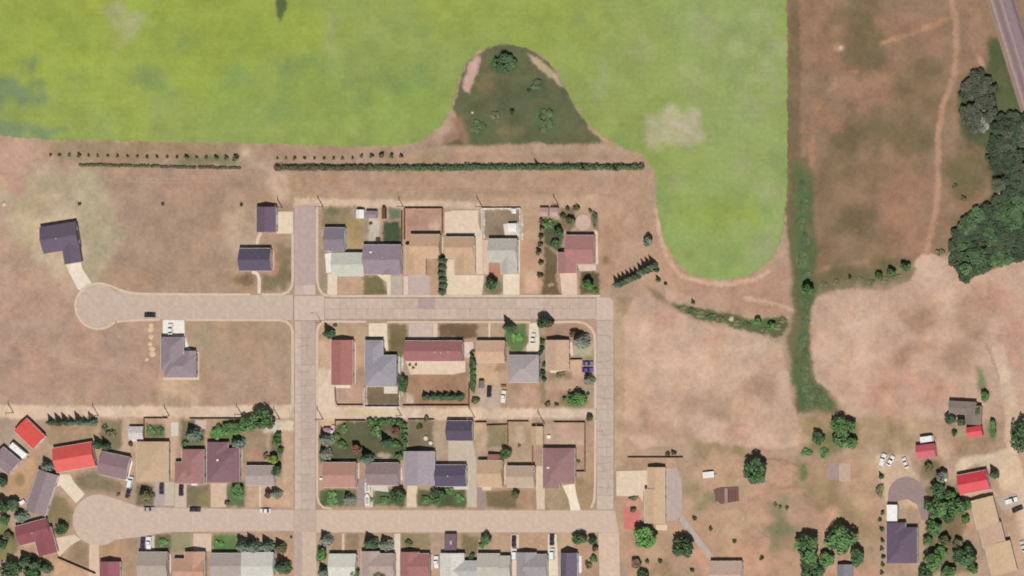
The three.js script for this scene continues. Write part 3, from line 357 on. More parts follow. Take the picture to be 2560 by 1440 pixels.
drive('wide cream driveway in front of the tan house', [226, 202, 174], [[1117, 648], [1136, 648], [1136, 688], [1210, 688], [1210, 700], [1204, 738], [1117, 738]]);
drive('cream concrete yard behind the tan house', [222, 198, 172], [[1112, 530], [1135, 526], [1196, 526], [1196, 560], [1207, 590], [1207, 686], [1186, 686], [1186, 588], [1112, 586]], 'patio');
drive('cream driveway of the light grey house with white fence', [229, 209, 183], [[1258, 686], [1299, 686], [1299, 738], [1258, 738]]);
drive('cream side walk of the light grey house', [222, 198, 174], rect(1291, 600, 1300, 685), 'path');
drive('pale side strip west of the light grey house', [214, 184, 164], rect(1208, 600, 1222, 686), 'path');
drive('tan driveway of the mauve L-shaped house', [222, 192, 168], [[1400, 684], [1442, 680], [1443, 738], [1405, 738]]);
drive('pinkish front slab of the mauve L-shaped house', [214, 190, 172], [[1443, 662], [1490, 662], [1490, 676], [1450, 678]], 'patio');
drive('cream strip added for the bright east wall of the mauve L-shaped house', [226, 194, 168], [[1484, 575], [1494, 578], [1496, 660], [1484, 660]], 'path');  // ground strip standing in for the bright east wall face
drive('round pinkish patio behind the mauve L-shaped house', [206, 172, 156], oval(1458, 556, 19, 20), 'patio');
drive('cream driveway of the blue grey hipped house', [228, 208, 180], [[922, 808], [968, 808], [968, 842], [971, 876], [957, 876], [956, 842], [922, 842]]);
drive('pinkish driveway before the long red roofed house', [202, 176, 164], rect(1022, 808, 1082, 846));
drive('pale strip beside the pinkish driveway', [216, 192, 172], rect(1083, 808, 1094, 846), 'path');
drive('cream patio behind the long red roofed house', [224, 197, 172], [[1014, 903], [1164, 903], [1164, 930], [1134, 936], [1026, 936]], 'patio');
drive('pale patio at the east end of the long red roofed house', [220, 192, 178], [[1158, 855], [1182, 855], [1185, 880], [1172, 895], [1160, 892]], 'patio');
drive('cream driveway of the grey hipped house in mid block', [226, 208, 182], [[1323, 808], [1345, 806], [1349, 850], [1347, 884], [1316, 884], [1316, 864], [1322, 856]]);
drive('pale entry walk of the tan house by the green lawn', [222, 194, 168], rect(1221, 808, 1226, 846), 'path');
drive('pale side slab of the tan gabled corner house', [226, 194, 178], [[1422, 853], [1430, 856], [1434, 888], [1424, 892]], 'patio');
drive('white driveway of the grey house on the vacant side', [238, 228, 214], [[407, 800], [461, 800], [462, 838], [470, 862], [482, 880], [460, 878], [458, 842], [407, 838]]);
drive('pale walk round the grey house on the vacant side', [216, 188, 166], [[408, 943], [491, 941], [492, 880], [498, 880], [498, 950], [408, 950]], 'path');
drive('cream strip added for the bright east wall of the brick red roofed house', [228, 202, 186], rect(882, 856, 889, 960), 'path');  // pale ground added where the east wall shows bright
drive('small cream slab in the yard of the blue grey house', [216, 202, 182], rect(960, 967, 994, 984), 'patio');
drive('pale walled walk by the blue grey house', [206, 192, 172], band([[996, 892], [997, 962]], 5), 'path');
drive('cream driveway fanning from the long red metal roofed house', [228, 208, 182], [[140, 1186], [175, 1186], [184, 1204], [212, 1236], [190, 1258], [150, 1214], [136, 1218], [132, 1205]]);
drive('cream driveway of the dark red L-shaped house', [220, 196, 170], [[134, 1346], [186, 1336], [203, 1348], [176, 1364], [148, 1392], [142, 1376]]);
drive('grey mauve driveway of the broad tan roof', [176, 160, 154], rect(386, 1205, 412, 1264));
drive('pale driveway half by the broad tan roof', [196, 180, 160], rect(412, 1205, 436, 1264));
drive('pinkish driveway of the mauve red roofed house', [202, 178, 162], rect(437, 1210, 466, 1268));
drive('tan driveway of the plum hipped house', [210, 178, 154], rect(527, 1208, 566, 1268));
drive('narrow cream walk of the small grey house', [222, 196, 168], rect(648, 1216, 653, 1268), 'path');
drive('cream alley pad with parked boards', [214, 204, 188], rect(428, 1056, 446, 1090), 'patio');
drive('mauve driveway between the salmon and mauve roofs', [162, 140, 136], rect(894, 1196, 913, 1268));
drive('pale driveway with white boats beside the mauve roof', [210, 190, 174], [[913, 1196], [932, 1190], [932, 1268], [913, 1268]]);
drive('cream driveway of the lilac grey house', [222, 196, 166], [[1018, 1214], [1044, 1214], [1040, 1240], [1042, 1268], [1017, 1268]]);
drive('broad grey concrete yard between purple garage and purple house', [196, 178, 158], [[1121, 1103], [1182, 1103], [1192, 1160], [1192, 1268], [1168, 1268], [1166, 1160], [1121, 1160]]);
drive('narrow mauve driveway of the tan house', [162, 136, 128], rect(1194, 1216, 1213, 1270));
drive('pale lane between tan house and brown hipped house', [216, 188, 164], [[1338, 1165], [1356, 1165], [1362, 1220], [1362, 1274], [1342, 1274]]);
drive('near-white curving driveway of the brown hipped house', [240, 220, 194], [[1406, 1214], [1437, 1210], [1441, 1238], [1452, 1276], [1427, 1276], [1421, 1246]]);
drive('cream pad of the long tan house by the street', [224, 198, 172], [[1541, 1178], [1617, 1176], [1618, 1224], [1608, 1228], [1606, 1258], [1600, 1240], [1541, 1240]], 'patio');
drive('lilac grey pad along the long tan house', [186, 164, 154], [[1664, 1172], [1692, 1168], [1704, 1200], [1706, 1270], [1698, 1300], [1664, 1302]], 'patio');
drive('grey path slanting down from the lilac pad', [186, 166, 156], band([[1702, 1292], [1728, 1330], [1778, 1395]], 16), 'path');
drive('salmon brick patio beside the street', [206, 120, 110], [[1557, 1270], [1590, 1266], [1600, 1285], [1597, 1310], [1582, 1326], [1560, 1322]], 'patio');
drive('cream slab south of the long tan house', [220, 196, 168], rect(1640, 1312, 1668, 1326), 'patio');
drive('pale driveway of the crimson roofed house', [216, 186, 160], [[224, 1362], [247, 1358], [248, 1440], [222, 1440]]);
drive('grey driveway with white pickup', [206, 188, 172], [[352, 1346], [386, 1340], [386, 1378], [352, 1378]]);
drive('pink driveway of the rust roofed house', [216, 186, 166], rect(484, 1334, 528, 1378));
drive('cream front walk of the white roofed house in the southern row', [216, 190, 158], rect(855, 1334, 861, 1380), 'path');
drive('cream driveway of the taupe roofed house', [222, 202, 180], rect(986, 1334, 1001, 1440));
drive('cream driveway between beige and grey roofs', [224, 200, 178], rect(1277, 1336, 1297, 1440));
drive('cream driveway beside the dark steep roof', [226, 208, 186], [[1370, 1336], [1392, 1336], [1396, 1440], [1368, 1440]]);
drive('mauve arched driveway before the big purple house', [154, 130, 126], [[2218, 1258], ...arc(2266, 1238, 46, 170, 360, 16), [2318, 1262], [2322, 1300], [2304, 1300], [2294, 1262], [2270, 1248]]);
drive('mauve concrete pad in the farmyard', [166, 140, 132], rect(2066, 1156, 2098, 1200), 'patio');
drive('pale concrete pad in the farmyard', [194, 164, 144], rect(2098, 1158, 2126, 1204), 'patio');
drive('grey vehicle pad of the tan terrace', [184, 164, 150], [[2488, 1248], [2540, 1232], [2548, 1264], [2508, 1276]], 'patio');
drive('pale strip added for the bright east wall of the plum house', [214, 192, 170], rect(599, 1118, 606, 1170), 'path');  // ground strip added in place of the bright east wall
drive('pale walk beside the mauve red roof', [206, 178, 156], rect(510, 1122, 516, 1208), 'path');
drive('pale strip added for the bright east wall under the salmon roof', [224, 192, 172], rect(890, 1158, 898, 1216), 'path');  // added ground strip, takes the brightness of the east wall
for (const [l, k, p] of [  // east-side strips are pale ground added to stand in for bright wall faces
  ['pale strip added for the bright east wall under the mauve brown roof', [226, 200, 190], [[998, 1166], [1005, 1170], [1007, 1200], [1000, 1206]]], ['cream strip added for the bright east wall between the tan and beige roofs', [230, 200, 172], rect(1257, 1162, 1264, 1212)], ['pale strip added for the bright east wall under the beige roof', [222, 198, 180], rect(1337, 1168, 1342, 1210)], ['white slanting strip added for the bright east wall of the turned mauve house', [240, 226, 216], [[325, 1150], [332, 1154], [320, 1204], [312, 1200]]], ['pale strip added for the bright east wall of the purple alley garage', [222, 200, 182], rect(1182, 1056, 1187, 1100)], ['pinkish strip added for the bright east wall under the rose red roof', [224, 190, 186], rect(1075, 1388, 1082, 1424)], ['white strip added for the bright east wall under the greige roof', [234, 216, 200], rect(420, 1386, 427, 1432)], ['white strip added for the bright east wall under the steep dark roof', [234, 224, 224], rect(1448, 1390, 1454, 1432)], ['white strip added for the bright east wall of the pointed grey house', [228, 208, 196], band([[133, 1216], [112, 1286]], 6)], ['cream strip east of the purple roofed house', [206, 172, 160], rect(680, 630, 686, 676)], ['cream strip east of the tan L-shaped house', [224, 194, 168], rect(1101, 592, 1108, 640)], ['cream strip south of the brick red roof', [232, 208, 184], rect(832, 963, 876, 970)], ['white slab at the foot of the mauve red roof', [236, 216, 204], rect(478, 1208, 494, 1214)], ['pale slab at the foot of the plum house', [230, 206, 196], rect(562, 1198, 576, 1206)], ['cream slab south of the tan gabled corner house', [226, 200, 170], [[1372, 926], [1412, 926], [1404, 932], [1378, 932]]], ['cream slab before the tan roofed house', [228, 198, 164], rect(1206, 1216, 1228, 1226)], ['pale slab before the dark purple house', [214, 200, 192], rect(1130, 1217, 1170, 1224)], ['pale slab before the mauve brown house', [214, 198, 184], [[932, 1214], [968, 1214], [972, 1230], [934, 1226]]], ['pink pale slab in the alley yard', [206, 178, 164], rect(488, 1050, 516, 1072)], ['white slab in the small shed yard', [226, 214, 204], rect(330, 1098, 360, 1104)]]) drive(l, k, p, 'path', 0.075);
drive('cream pool yard slab by the light grey house', [222, 204, 188], [[1258, 560], [1296, 556], [1298, 590], [1262, 590]], 'patio');

// ------------------------------------------------------------------ buildings
const EAVE = 3.0;
const gableProfile = (w, rise, t) => { const s = new THREE.Shape(); s.moveTo(-w / 2, 0); s.lineTo(0, rise); s.lineTo(w / 2, 0); s.lineTo(w / 2, -t); s.lineTo(0, rise - t); s.lineTo(-w / 2, -t); s.closePath(); return s; };
function tri(list) { const g = new THREE.BufferGeometry(); g.setAttribute('position', new THREE.BufferAttribute(new Float32Array(list.flat(2)), 3)); g.computeVertexNormals(); return g; }
const quad = (a, b, c, d) => [a, b, c, a, c, d];
function roofGeo(w, d, type, ridge, rise, t = 0.2) {
  if (type === 'flat') return planarUV(box(w, 0.22, d, 0, -0.06, 0));
  if (ridge === 'x') return planarUV(roofGeoZ(d, w, type, rise, t).rotateY(Math.PI / 2));
  return planarUV(roofGeoZ(w, d, type, rise, t));
}
function roofGeoZ(w, d, type, rise, t) {              // ridge along z
  if (type === 'gable') return new THREE.ExtrudeGeometry(gableProfile(w, rise, t), { depth: d, bevelEnabled: false }).translate(0, 0, -d / 2);
  if (type === 'shed') { const s = new THREE.Shape(); s.moveTo(-w / 2, rise); s.lineTo(w / 2, 0); s.lineTo(w / 2, -t); s.lineTo(-w / 2, rise - t); s.closePath(); return new THREE.ExtrudeGeometry(s, { depth: d, bevelEnabled: false }).translate(0, 0, -d / 2); }
  const a = w / 2, b = d / 2, k = Math.max(0.05, b - a * 0.95), P = [[-a, 0, -b], [a, 0, -b], [a, 0, b], [-a, 0, b]], Q = P.map((p) => [p[0], -t, p[2]]), r0 = [0, rise, -k], r1 = [0, rise, k];
  const L = [...quad(P[0], P[3], r1, r0), ...quad(P[2], P[1], r0, r1), P[1], P[0], r0, P[3], P[2], r1];
  for (let i = 0; i < 4; i++) { const j = (i + 1) % 4; L.push(...quad(P[i], P[j], Q[j], Q[i])); }
  L.push(...quad(Q[0], Q[1], Q[2], Q[3]));
  const g = tri(L), p = g.attributes.position, n = g.attributes.normal; // turn faces outwards
  for (let i = 0; i < p.count; i += 3) { const cx = (p.getX(i) + p.getX(i + 1) + p.getX(i + 2)) / 3, cy = (p.getY(i) + p.getY(i + 1) + p.getY(i + 2)) / 3 - rise * 0.3, cz = (p.getZ(i) + p.getZ(i + 1) + p.getZ(i + 2)) / 3; if (cx * n.getX(i) + cy * n.getY(i) * 3 + cz * n.getZ(i) < 0) { const v = [p.getX(i + 1), p.getY(i + 1), p.getZ(i + 1)]; p.setXYZ(i + 1, p.getX(i + 2), p.getY(i + 2), p.getZ(i + 2)); p.setXYZ(i + 2, ...v); } }
  g.computeVertexNormals(); return g;
}
function wallGeo(w, d, type, ridge, eave, rise, ov, t = 0.2) { // w, d = roof size
  const ww = w - 2 * ov, dd = d - 2 * ov, span = ridge === 'x' ? d : w, s = rise / (span / 2);
  if (type === 'hip' || type === 'flat' || type === 'shed') return planarUV(box(ww, eave - t - 0.02, dd, 0, (eave - t - 0.02) / 2, 0));
  const half = span / 2 - ov, len = (ridge === 'x' ? ww : dd), y0 = eave - t + s * ov - 0.02, y1 = eave - t + rise - 0.02;
  const sh = new THREE.Shape(); sh.moveTo(-half, 0); sh.lineTo(half, 0); sh.lineTo(half, y0); sh.lineTo(0, y1); sh.lineTo(-half, y0); sh.closePath();
  const g = new THREE.ExtrudeGeometry(sh, { depth: len, bevelEnabled: false }).translate(0, 0, -len / 2); if (ridge === 'x') g.rotateY(Math.PI / 2);
  return planarUV(g);
}
const WIN = box(1.5, 1.15, 0.1), PANE = box(1.3, 0.95, 0.06, 0, 0, 0.04), DOOR = box(0.95, 2.05, 0.1), KNOB = new THREE.SphereGeometry(0.05, 8, 6), GDOOR = planarUV(box(4.6, 2.1, 0.1)), VENT = new THREE.CylinderGeometry(0.09, 0.11, 0.6, 8), TURB = new THREE.CylinderGeometry(0.26, 0.22, 0.4, 10), CAP = new THREE.CylinderGeometry(0.16, 0.16, 0.08, 8);
const W = (u0, v0, u1, v1, o = {}) => ({ c: [(u0 + u1) / 2, (v0 + v1) / 2], s: [(u1 - u0) / UNIT, (v1 - v0) / UNIT], ...o });
const WR = (u, v, w, d, o = {}) => ({ c: [u, v], s: [w / UNIT, d / UNIT], ...o });
const FACE = { n: [0, -1, Math.PI], s: [0, 1, 0], e: [1, 0, Math.PI / 2], w: [-1, 0, -Math.PI / 2] };
const SIDING = [[222, 212, 196], [206, 190, 172], [190, 182, 170], [214, 198, 182], [226, 220, 210], [186, 170, 150]];
let houseNo = 0;
function building(kind, category, label, roofRGB, wings, o = {}) {
  houseNo++; srand(7000 + houseNo * 13);
  const rot = (o.rot || 0) * Math.PI / 180, e0 = o.eave || EAVE, ov = o.ov ?? 0.25;
  const [bx, bz] = foot(...wings[0].c, e0), g = thing(o.name || kind, label, category, bx, 0, bz, rot, o.group);
  const warm = ([r, g, b]) => (r - g > 45 ? [r - 3, g - 1, b - 6] : [r, g, b - 2]); roofRGB = warm(roofRGB);
  const rm = mat(o.metal ? 'metalroof' : 'roof', ...roofRGB), wm = mat('siding', ...(o.wall || SIDING[houseNo % SIDING.length])), trim = mat('plain', ...(o.trim || [226, 218, 208])), cs = Math.cos(-rot), sn = Math.sin(-rot);
  const L = wings.map((w, i) => { const e = (w.eave || e0) - 0.05 * i, [x, z] = foot(...w.c, e), dx = x - bx, dz = z - bz; return { ...w, e, lx: dx * cs + dz * sn, lz: -dx * sn + dz * cs, type: w.type || 'gable', ridge: w.ridge || (w.s[0] >= w.s[1] ? 'x' : 'z') }; });
  L.forEach((w, i) => {
    const [ww, dd] = w.s, span = w.type === 'shed' ? ww * 2 : w.ridge === 'x' ? dd : ww, rise = w.type === 'flat' ? 0 : w.rise || (w.type === 'shed' ? 0.6 : span / 2 * (w.pitch || o.pitch || 0.36));
    w.rise_ = rise; w.span = span; const grp = w.rgb ? mat(o.metal ? 'metalroof' : 'roof', ...w.rgb) : rm;
    mesh('wall', wallGeo(ww - 0.06 * i, dd - 0.06 * i, w.type, w.ridge, w.e, rise, ov).translate(w.lx, 0, w.lz), wm, g);
    const roof = mesh('roof', roofGeo(ww, dd, w.type, w.ridge, rise).translate(w.lx, w.e, w.lz), grp, g);
    if (w.type === 'gable' && !o.small) { const len = w.ridge === 'x' ? ww : dd, r = box(w.ridge === 'x' ? len - 0.04 : 0.34, 0.05, w.ridge === 'x' ? 0.34 : len - 0.04, w.lx, w.e + rise + 0.0, w.lz); mesh('ridge_cap', planarUV(r), grp, roof); }
    if (!o.small && w.type !== 'flat') { const gl = w.ridge === 'x' ? [[ww, 0.1, 0.12, 0, dd / 2 + 0.06], [ww, 0.1, 0.12, 0, -dd / 2 - 0.06]] : [[0.12, 0.1, dd, ww / 2 + 0.06, 0], [0.12, 0.1, dd, -ww / 2 - 0.06, 0]]; for (const [a, b, c, x, z] of gl) mesh('gutter', box(a, b, c, w.lx + x, w.e - 0.07 - (0.004 * i), w.lz + z), trim, roof); }
  });
  const covered = (i, x, z) => L.some((q, j) => j !== i && Math.abs(x - q.lx) < q.s[0] / 2 - ov + 0.25 && Math.abs(z - q.lz) < q.s[1] / 2 - ov + 0.25);
  const put = (i, f, along, y, geo, m, name, sub) => { const w = L[i], [nx, nz, ry] = FACE[f], hx = w.s[0] / 2 - ov - 0.03 * i, hz = w.s[1] / 2 - ov - 0.03 * i, x = w.lx + nx * (hx + 0.03) + (nx ? 0 : along * hx), z = w.lz + nz * (hz + 0.03) + (nz ? 0 : along * hz); if (covered(i, x, z)) return null; const q = mesh(name, geo, m, g); q.position.set(x, y, z); q.rotation.y = ry; if (sub) mesh(sub[0], sub[1], sub[2], q); return q; };
  if (!o.small) { for (let i = 0; i < L.length; i++) for (const f of ['n', 's', 'e', 'w']) { const len = (f === 'n' || f === 's' ? L[i].s[0] : L[i].s[1]) - 2 * ov; for (const a of len > 7 ? [-0.55, 0.55] : [0.35]) put(i, f, a, 1.55, WIN, WHITE, 'window', ['pane', PANE, GLASS]); } }
  const df = o.door || 's', d = put(0, df, o.small ? 0 : 0.02, 1.06, DOOR, mat('plain', 140, 100, 80), 'door'); if (d) { const k = mesh('door_handle', KNOB, DARK, d); k.position.set(0.36, 0, 0.08); }
  if (o.garage) { const [i, f] = o.garage; put(i, f, 0, 1.07, GDOOR, WHITE, 'garage_door'); }
  const onRoof = (i, fx, fz) => { const w = L[i], x = fx * w.s[0] / 2, z = fz * w.s[1] / 2, t = w.type === 'flat' ? 0 : w.type === 'shed' ? w.rise_ * (0.5 - fx / 2) : w.type === 'hip' ? Math.max(0, Math.min((w.s[0] / 2 - Math.abs(x)), (w.s[1] / 2 - Math.abs(z))) / (w.span / 2)) * w.rise_ : w.rise_ * (1 - Math.abs(w.ridge === 'x' ? fz : fx)); return [w.lx + x, w.e + t, w.lz + z]; };
  for (const [i, fx, fz, kind2] of o.vents || (o.small ? [] : [[0, 0.3, -0.3, 'p'], [0, -0.35, 0.25, 'p']])) { const [x, y, z] = onRoof(i, fx, fz); const v = kind2 === 'w' ? mesh('roof_vent', box(0.9, 0.5, 0.75), WHITE, g) : kind2 === 'c' ? mesh('chimney', planarUV(box(0.8, 1.4, 0.8)), mat('plain', 176, 140, 124), g) : kind2 === 't' ? mesh('turbine_vent', TURB, mat('metal', 225, 220, 215), g) : mesh('vent_pipe', VENT, mat('plain', 205, 200, 196), g); v.position.set(x, y + 0.12, z); if (kind2 === 'c') { const c = mesh('chimney_cap', box(0.95, 0.08, 0.95, 0, 0.74, 0), mat('plain', 190, 182, 174), v); } }
  return g;
}
const house = (label, rgb, wings, o = {}) => building('house', 'house', label, rgb, wings, o);
const garage = (label, rgb, wings, o = {}) => building('garage', 'garage', label, rgb, wings, { ...o });
const shed = (label, rgb, wings, o = {}) => building('shed', 'shed', label, rgb, wings, { eave: 2.1, ov: 0.15, small: true, ...o });

// north-west
house('dark plum L-shaped house alone by the turning circle', [104, 88, 108], [WR(149, 594, 92, 66, { ridge: 'x' }), WR(177, 622, 42, 72, { ridge: 'z', pitch: 0.3 })], { rot: 9, garage: [1, 's'], vents: [[0, -0.1, 0.05, 't']], wall: [120, 108, 110], trim: [110, 96, 108] });
garage('dark purple gabled garage beside the mauve street stub', [108, 86, 106], [W(641, 517, 690, 580, { ridge: 'z' })], { garage: [0, 'e'] });
house('dark purple house with curving front path', [92, 80, 102], [W(598, 621, 677, 677, { ridge: 'x' })], { pitch: 0.42 });
// north block
garage('grey mauve garage behind the white roofed corner house', [136, 120, 134], [W(811, 569, 862, 628, { ridge: 'x' })], { garage: [0, 'w'] });
house('white grey roofed corner house with cream driveway', [198, 194, 180], [W(829, 632, 910, 690, { ridge: 'x', pitch: 0.26 })], { wall: [230, 224, 214] });
house('mauve grey roofed house beside dark green back lawn', [150, 132, 142], [W(908, 612, 1003, 686, { ridge: 'x', pitch: 0.3 }), W(952, 628, 1000, 687, { ridge: 'z', pitch: 0.24 })], { vents: [[0, -0.55, -0.5, 'w'], [0, 0.1, -0.15, 't'], [0, -0.35, -0.55, 'p']] });
house('tan L-shaped house behind brown fenced yard', [203, 164, 135], [W(1026, 586, 1100, 645, { ridge: 'x' }), W(1013, 612, 1063, 688, { ridge: 'z', pitch: 0.24 })], { garage: [1, 's'], wall: [214, 188, 164] });
house('tan house in front of the cream concrete yard', [198, 163, 134], [W(1114, 592, 1185, 645, { ridge: 'x' }), W(1138, 612, 1186, 686, { ridge: 'z', pitch: 0.24 })], { garage: [1, 's'], wall: [220, 196, 170] });
house('light grey roofed house with white fenced back yard', [188, 180, 170], [W(1221, 597, 1292, 655, { ridge: 'x', pitch: 0.36 }), W(1252, 630, 1292, 686, { ridge: 'z', pitch: 0.3 })], { garage: [1, 's'], wall: [228, 222, 212] });
house('mauve pink L-shaped house at the end of the row', [174, 120, 120], [W(1414, 588, 1485, 660, { ridge: 'x', pitch: 0.28 }), W(1394, 630, 1441, 683, { ridge: 'z', pitch: 0.28 })], { garage: [1, 's'], wall: [214, 186, 172] });
shed('white roofed shed at the alley gate', [236, 230, 222], [W(890, 524, 910, 546)], { wall: [232, 228, 222] });
shed('grey mauve shed between white shed and brown lean-to', [150, 134, 140], [W(915, 527, 942, 546)]);
shed('narrow dark brown lean-to by the alley', [104, 62, 48], [W(955, 519, 963, 547, { type: 'shed', rise: 0.4 })], { wall: [96, 60, 48] });
shed('small pinkish shed west of its twin by the hedged garden', [190, 152, 142], [W(1349, 519, 1371, 541, { ridge: 'x' })], { wall: [228, 212, 204] });
shed('small pinkish shed east of its twin by the hedged garden', [194, 156, 148], [W(1375, 519, 1396, 541, { ridge: 'x' })], { wall: [232, 216, 208] });
shed('little white shed in the corner of the white fence', [238, 234, 228], [W(1279, 522, 1290, 534)], { eave: 1.9 });
// south block, north row
house('brick red roofed house at the corner of the slab street', [170, 110, 106], [W(828, 850, 882, 962, { ridge: 'z', pitch: 0.32 })], { wall: [228, 206, 194], vents: [[0, 0.2, -0.5, 'p'], [0, -0.2, 0.3, 'p']] });
house('blue grey hipped house with pale walled yard', [156, 148, 156], [W(912, 888, 991, 966, { type: 'hip', pitch: 0.3 }), W(912, 850, 957, 930, { ridge: 'z', type: 'hip', pitch: 0.3 })], { garage: [1, 'n'], door: 'n', wall: [206, 200, 190] });
house('long red roofed house with cream patio', [162, 106, 108], [W(1012, 852, 1156, 903, { ridge: 'x', pitch: 0.38 })], { vents: [[0, 0.1, 0.1, 't'], [0, 0.3, 0.2, 't'], [0, 0.55, 0.08, 't'], [0, -0.2, 0.3, 'p']], door: 'n' });
house('tan roofed house next to the green lawn', [204, 165, 140], [W(1191, 852, 1262, 906, { ridge: 'x', pitch: 0.26 })], { door: 'n', wall: [222, 194, 170] });
house('grey hipped house with white car on its drive', [172, 158, 158], [W(1271, 888, 1347, 956, { type: 'hip', ridge: 'x', pitch: 0.34 })], { door: 'n', wall: [206, 192, 180] });
house('tan gabled corner house beside the grey spruce', [200, 164, 140], [W(1365, 850, 1421, 926, { ridge: 'z', pitch: 0.3 })], { wall: [230, 204, 190], door: 'e' });
house('grey hipped house on the vacant side with white driveway', [148, 132, 140], [W(411, 886, 490, 944, { type: 'hip', ridge: 'x', pitch: 0.36 }), W(402, 842, 458, 925, { type: 'hip', ridge: 'z', pitch: 0.36 }), W(460, 877, 488, 915, { type: 'gable', ridge: 'z', pitch: 0.4 })], { garage: [1, 'n'], door: 'n', wall: [206, 196, 188] });
shed('small grey shed behind the tan patio', [120, 112, 108], [W(1196, 952, 1209, 970)], {});
// south-west fan
garage('bright red roofed garage set diagonally by the alley', [222, 82, 76], [WR(74, 1084, 66, 44, { ridge: 'x', pitch: 0.2 })], { rot: -44, garage: [0, 'e'], metal: true, wall: [236, 214, 196] });
house('long bright red roofed house with cream fan driveway', [222, 90, 88], [WR(185, 1143, 100, 62, { ridge: 'x', pitch: 0.36 })], { rot: 9.5, metal: true, wall: [230, 196, 186], garage: [0, 's'] });
house('mauve roofed house turned beside the red house', [146, 116, 122], [WR(284, 1164, 72, 58, { ridge: 'x', pitch: 0.3 })], { rot: -12, wall: [232, 220, 212] });
house('grey mauve house behind the long white camper', [146, 126, 132], [WR(14, 1152, 56, 46, { ridge: 'x', pitch: 0.3 })], { rot: -40 });
house('grey mauve house pointing at the street bulb', [148, 128, 132], [WR(104, 1232, 52, 108, { ridge: 'z', pitch: 0.28 })], { rot: -18, wall: [226, 214, 206] });
house('dark red L-shaped house on the street bulb', [148, 82, 92], [WR(82, 1330, 82, 50, { ridge: 'x', pitch: 0.26 }), WR(112, 1354, 48, 66, { ridge: 'z', pitch: 0.26 })], { rot: 15, garage: [1, 'e'], vents: [[0, 0, 0.1, 't'], [0, 0.1, 0.5, 'p']] });
house('broad tan roofed house in the south-west row', [197, 166, 136], [W(341, 1104, 421, 1204, { ridge: 'z', type: 'hip', pitch: 0.14 })], { garage: [0, 's'], vents: [] });
house('mauve red roofed house beside the plum hipped house', [166, 116, 118], [W(455, 1123, 510, 1209, { ridge: 'z', type: 'hip', pitch: 0.3 }), W(437, 1155, 480, 1209, { ridge: 'x', type: 'hip', pitch: 0.3 })], { garage: [1, 's'] });
house('plum hipped house with white roof vent', [134, 98, 108], [W(517, 1120, 599, 1206, { type: 'hip', ridge: 'z', pitch: 0.3 }), W(517, 1105, 570, 1180, { ridge: 'z', type: 'hip', pitch: 0.26 })], { vents: [[0, -0.25, -0.3, 'w'], [0, 0.3, 0.3, 'p'], [0, 0.1, -0.5, 'p']], garage: [0, 's'] });
house('small grey roofed house beside the yellow-green tree', [172, 154, 148], [W(615, 1164, 686, 1214, { ridge: 'x', pitch: 0.3 })], {});
shed('small white roofed shed on the alley south of the vacant lot', [206, 196, 190], [W(322, 1066, 358, 1098, { type: 'gable', ridge: 'x' })], {});
// southern row
house('crimson roofed house near the slanting dark fence', [158, 92, 106], [W(249, 1404, 300, 1478, { ridge: 'z', pitch: 0.42 })], { door: 'n' });
house('greige roofed house behind the white pickup', [172, 156, 144], [W(345, 1380, 419, 1448, { ridge: 'x', pitch: 0.34 })], { door: 'n' });
house('rust tan roofed house with pink driveway', [196, 150, 130], [W(435, 1397, 512, 1460, { ridge: 'x', pitch: 0.34 }), W(461, 1379, 512, 1440, { ridge: 'z', pitch: 0.36 })], { garage: [1, 'n'], door: 'n' });
house('grey roofed house behind the front spruces', [172, 156, 150], [W(527, 1383, 604, 1446, { ridge: 'x', pitch: 0.3 })], { door: 'n' });
house('light grey roofed house next to the lone corner spruce', [204, 198, 188], [W(603, 1381, 684, 1450, { ridge: 'x', pitch: 0.22 })], { door: 'n', wall: [236, 230, 222] });
house('white roofed house beside the corner trees', [212, 206, 194], [W(822, 1385, 890, 1450, { ridge: 'x', pitch: 0.26 })], { door: 'n', wall: [236, 230, 222] });
house('taupe roofed house behind two spruces', [176, 154, 146], [W(903, 1378, 948, 1446, { ridge: 'z', pitch: 0.28 }), W(925, 1384, 986, 1446, { ridge: 'x', pitch: 0.28 })], { door: 'n' });
house('rose red roofed house in the southern row', [166, 110, 112], [W(1000, 1380, 1047, 1448, { ridge: 'z', pitch: 0.3 }), W(1020, 1384, 1074, 1448, { ridge: 'x', pitch: 0.28 })], { door: 'n' });
house('off-white and grey roofed house beside the carport', [214, 206, 198], [W(1101, 1383, 1160, 1450, { ridge: 'z', pitch: 0.22 }), W(1124, 1402, 1194, 1452, { ridge: 'x', pitch: 0.24, rgb: [182, 176, 172] })], { door: 'n', wall: [236, 230, 222] });
house('beige grey roofed house east of the off-white roof', [190, 180, 170], [W(1194, 1384, 1250, 1450, { ridge: 'x', pitch: 0.28 }), W(1210, 1390, 1276, 1450, { ridge: 'x', pitch: 0.26 })], { door: 'n' });
house('mid grey roofed house between two maroon cars', [158, 148, 150], [W(1291, 1381, 1340, 1448, { ridge: 'z', pitch: 0.26 }), W(1310, 1386, 1368, 1448, { ridge: 'x', pitch: 0.3 })], { door: 'n' });
house('narrow house with steep dark two-tone roof', [112, 98, 118], [W(1401, 1382, 1443, 1470, { ridge: 'z', pitch: 0.8 })], { door: 'n', wall: [226, 222, 218] });
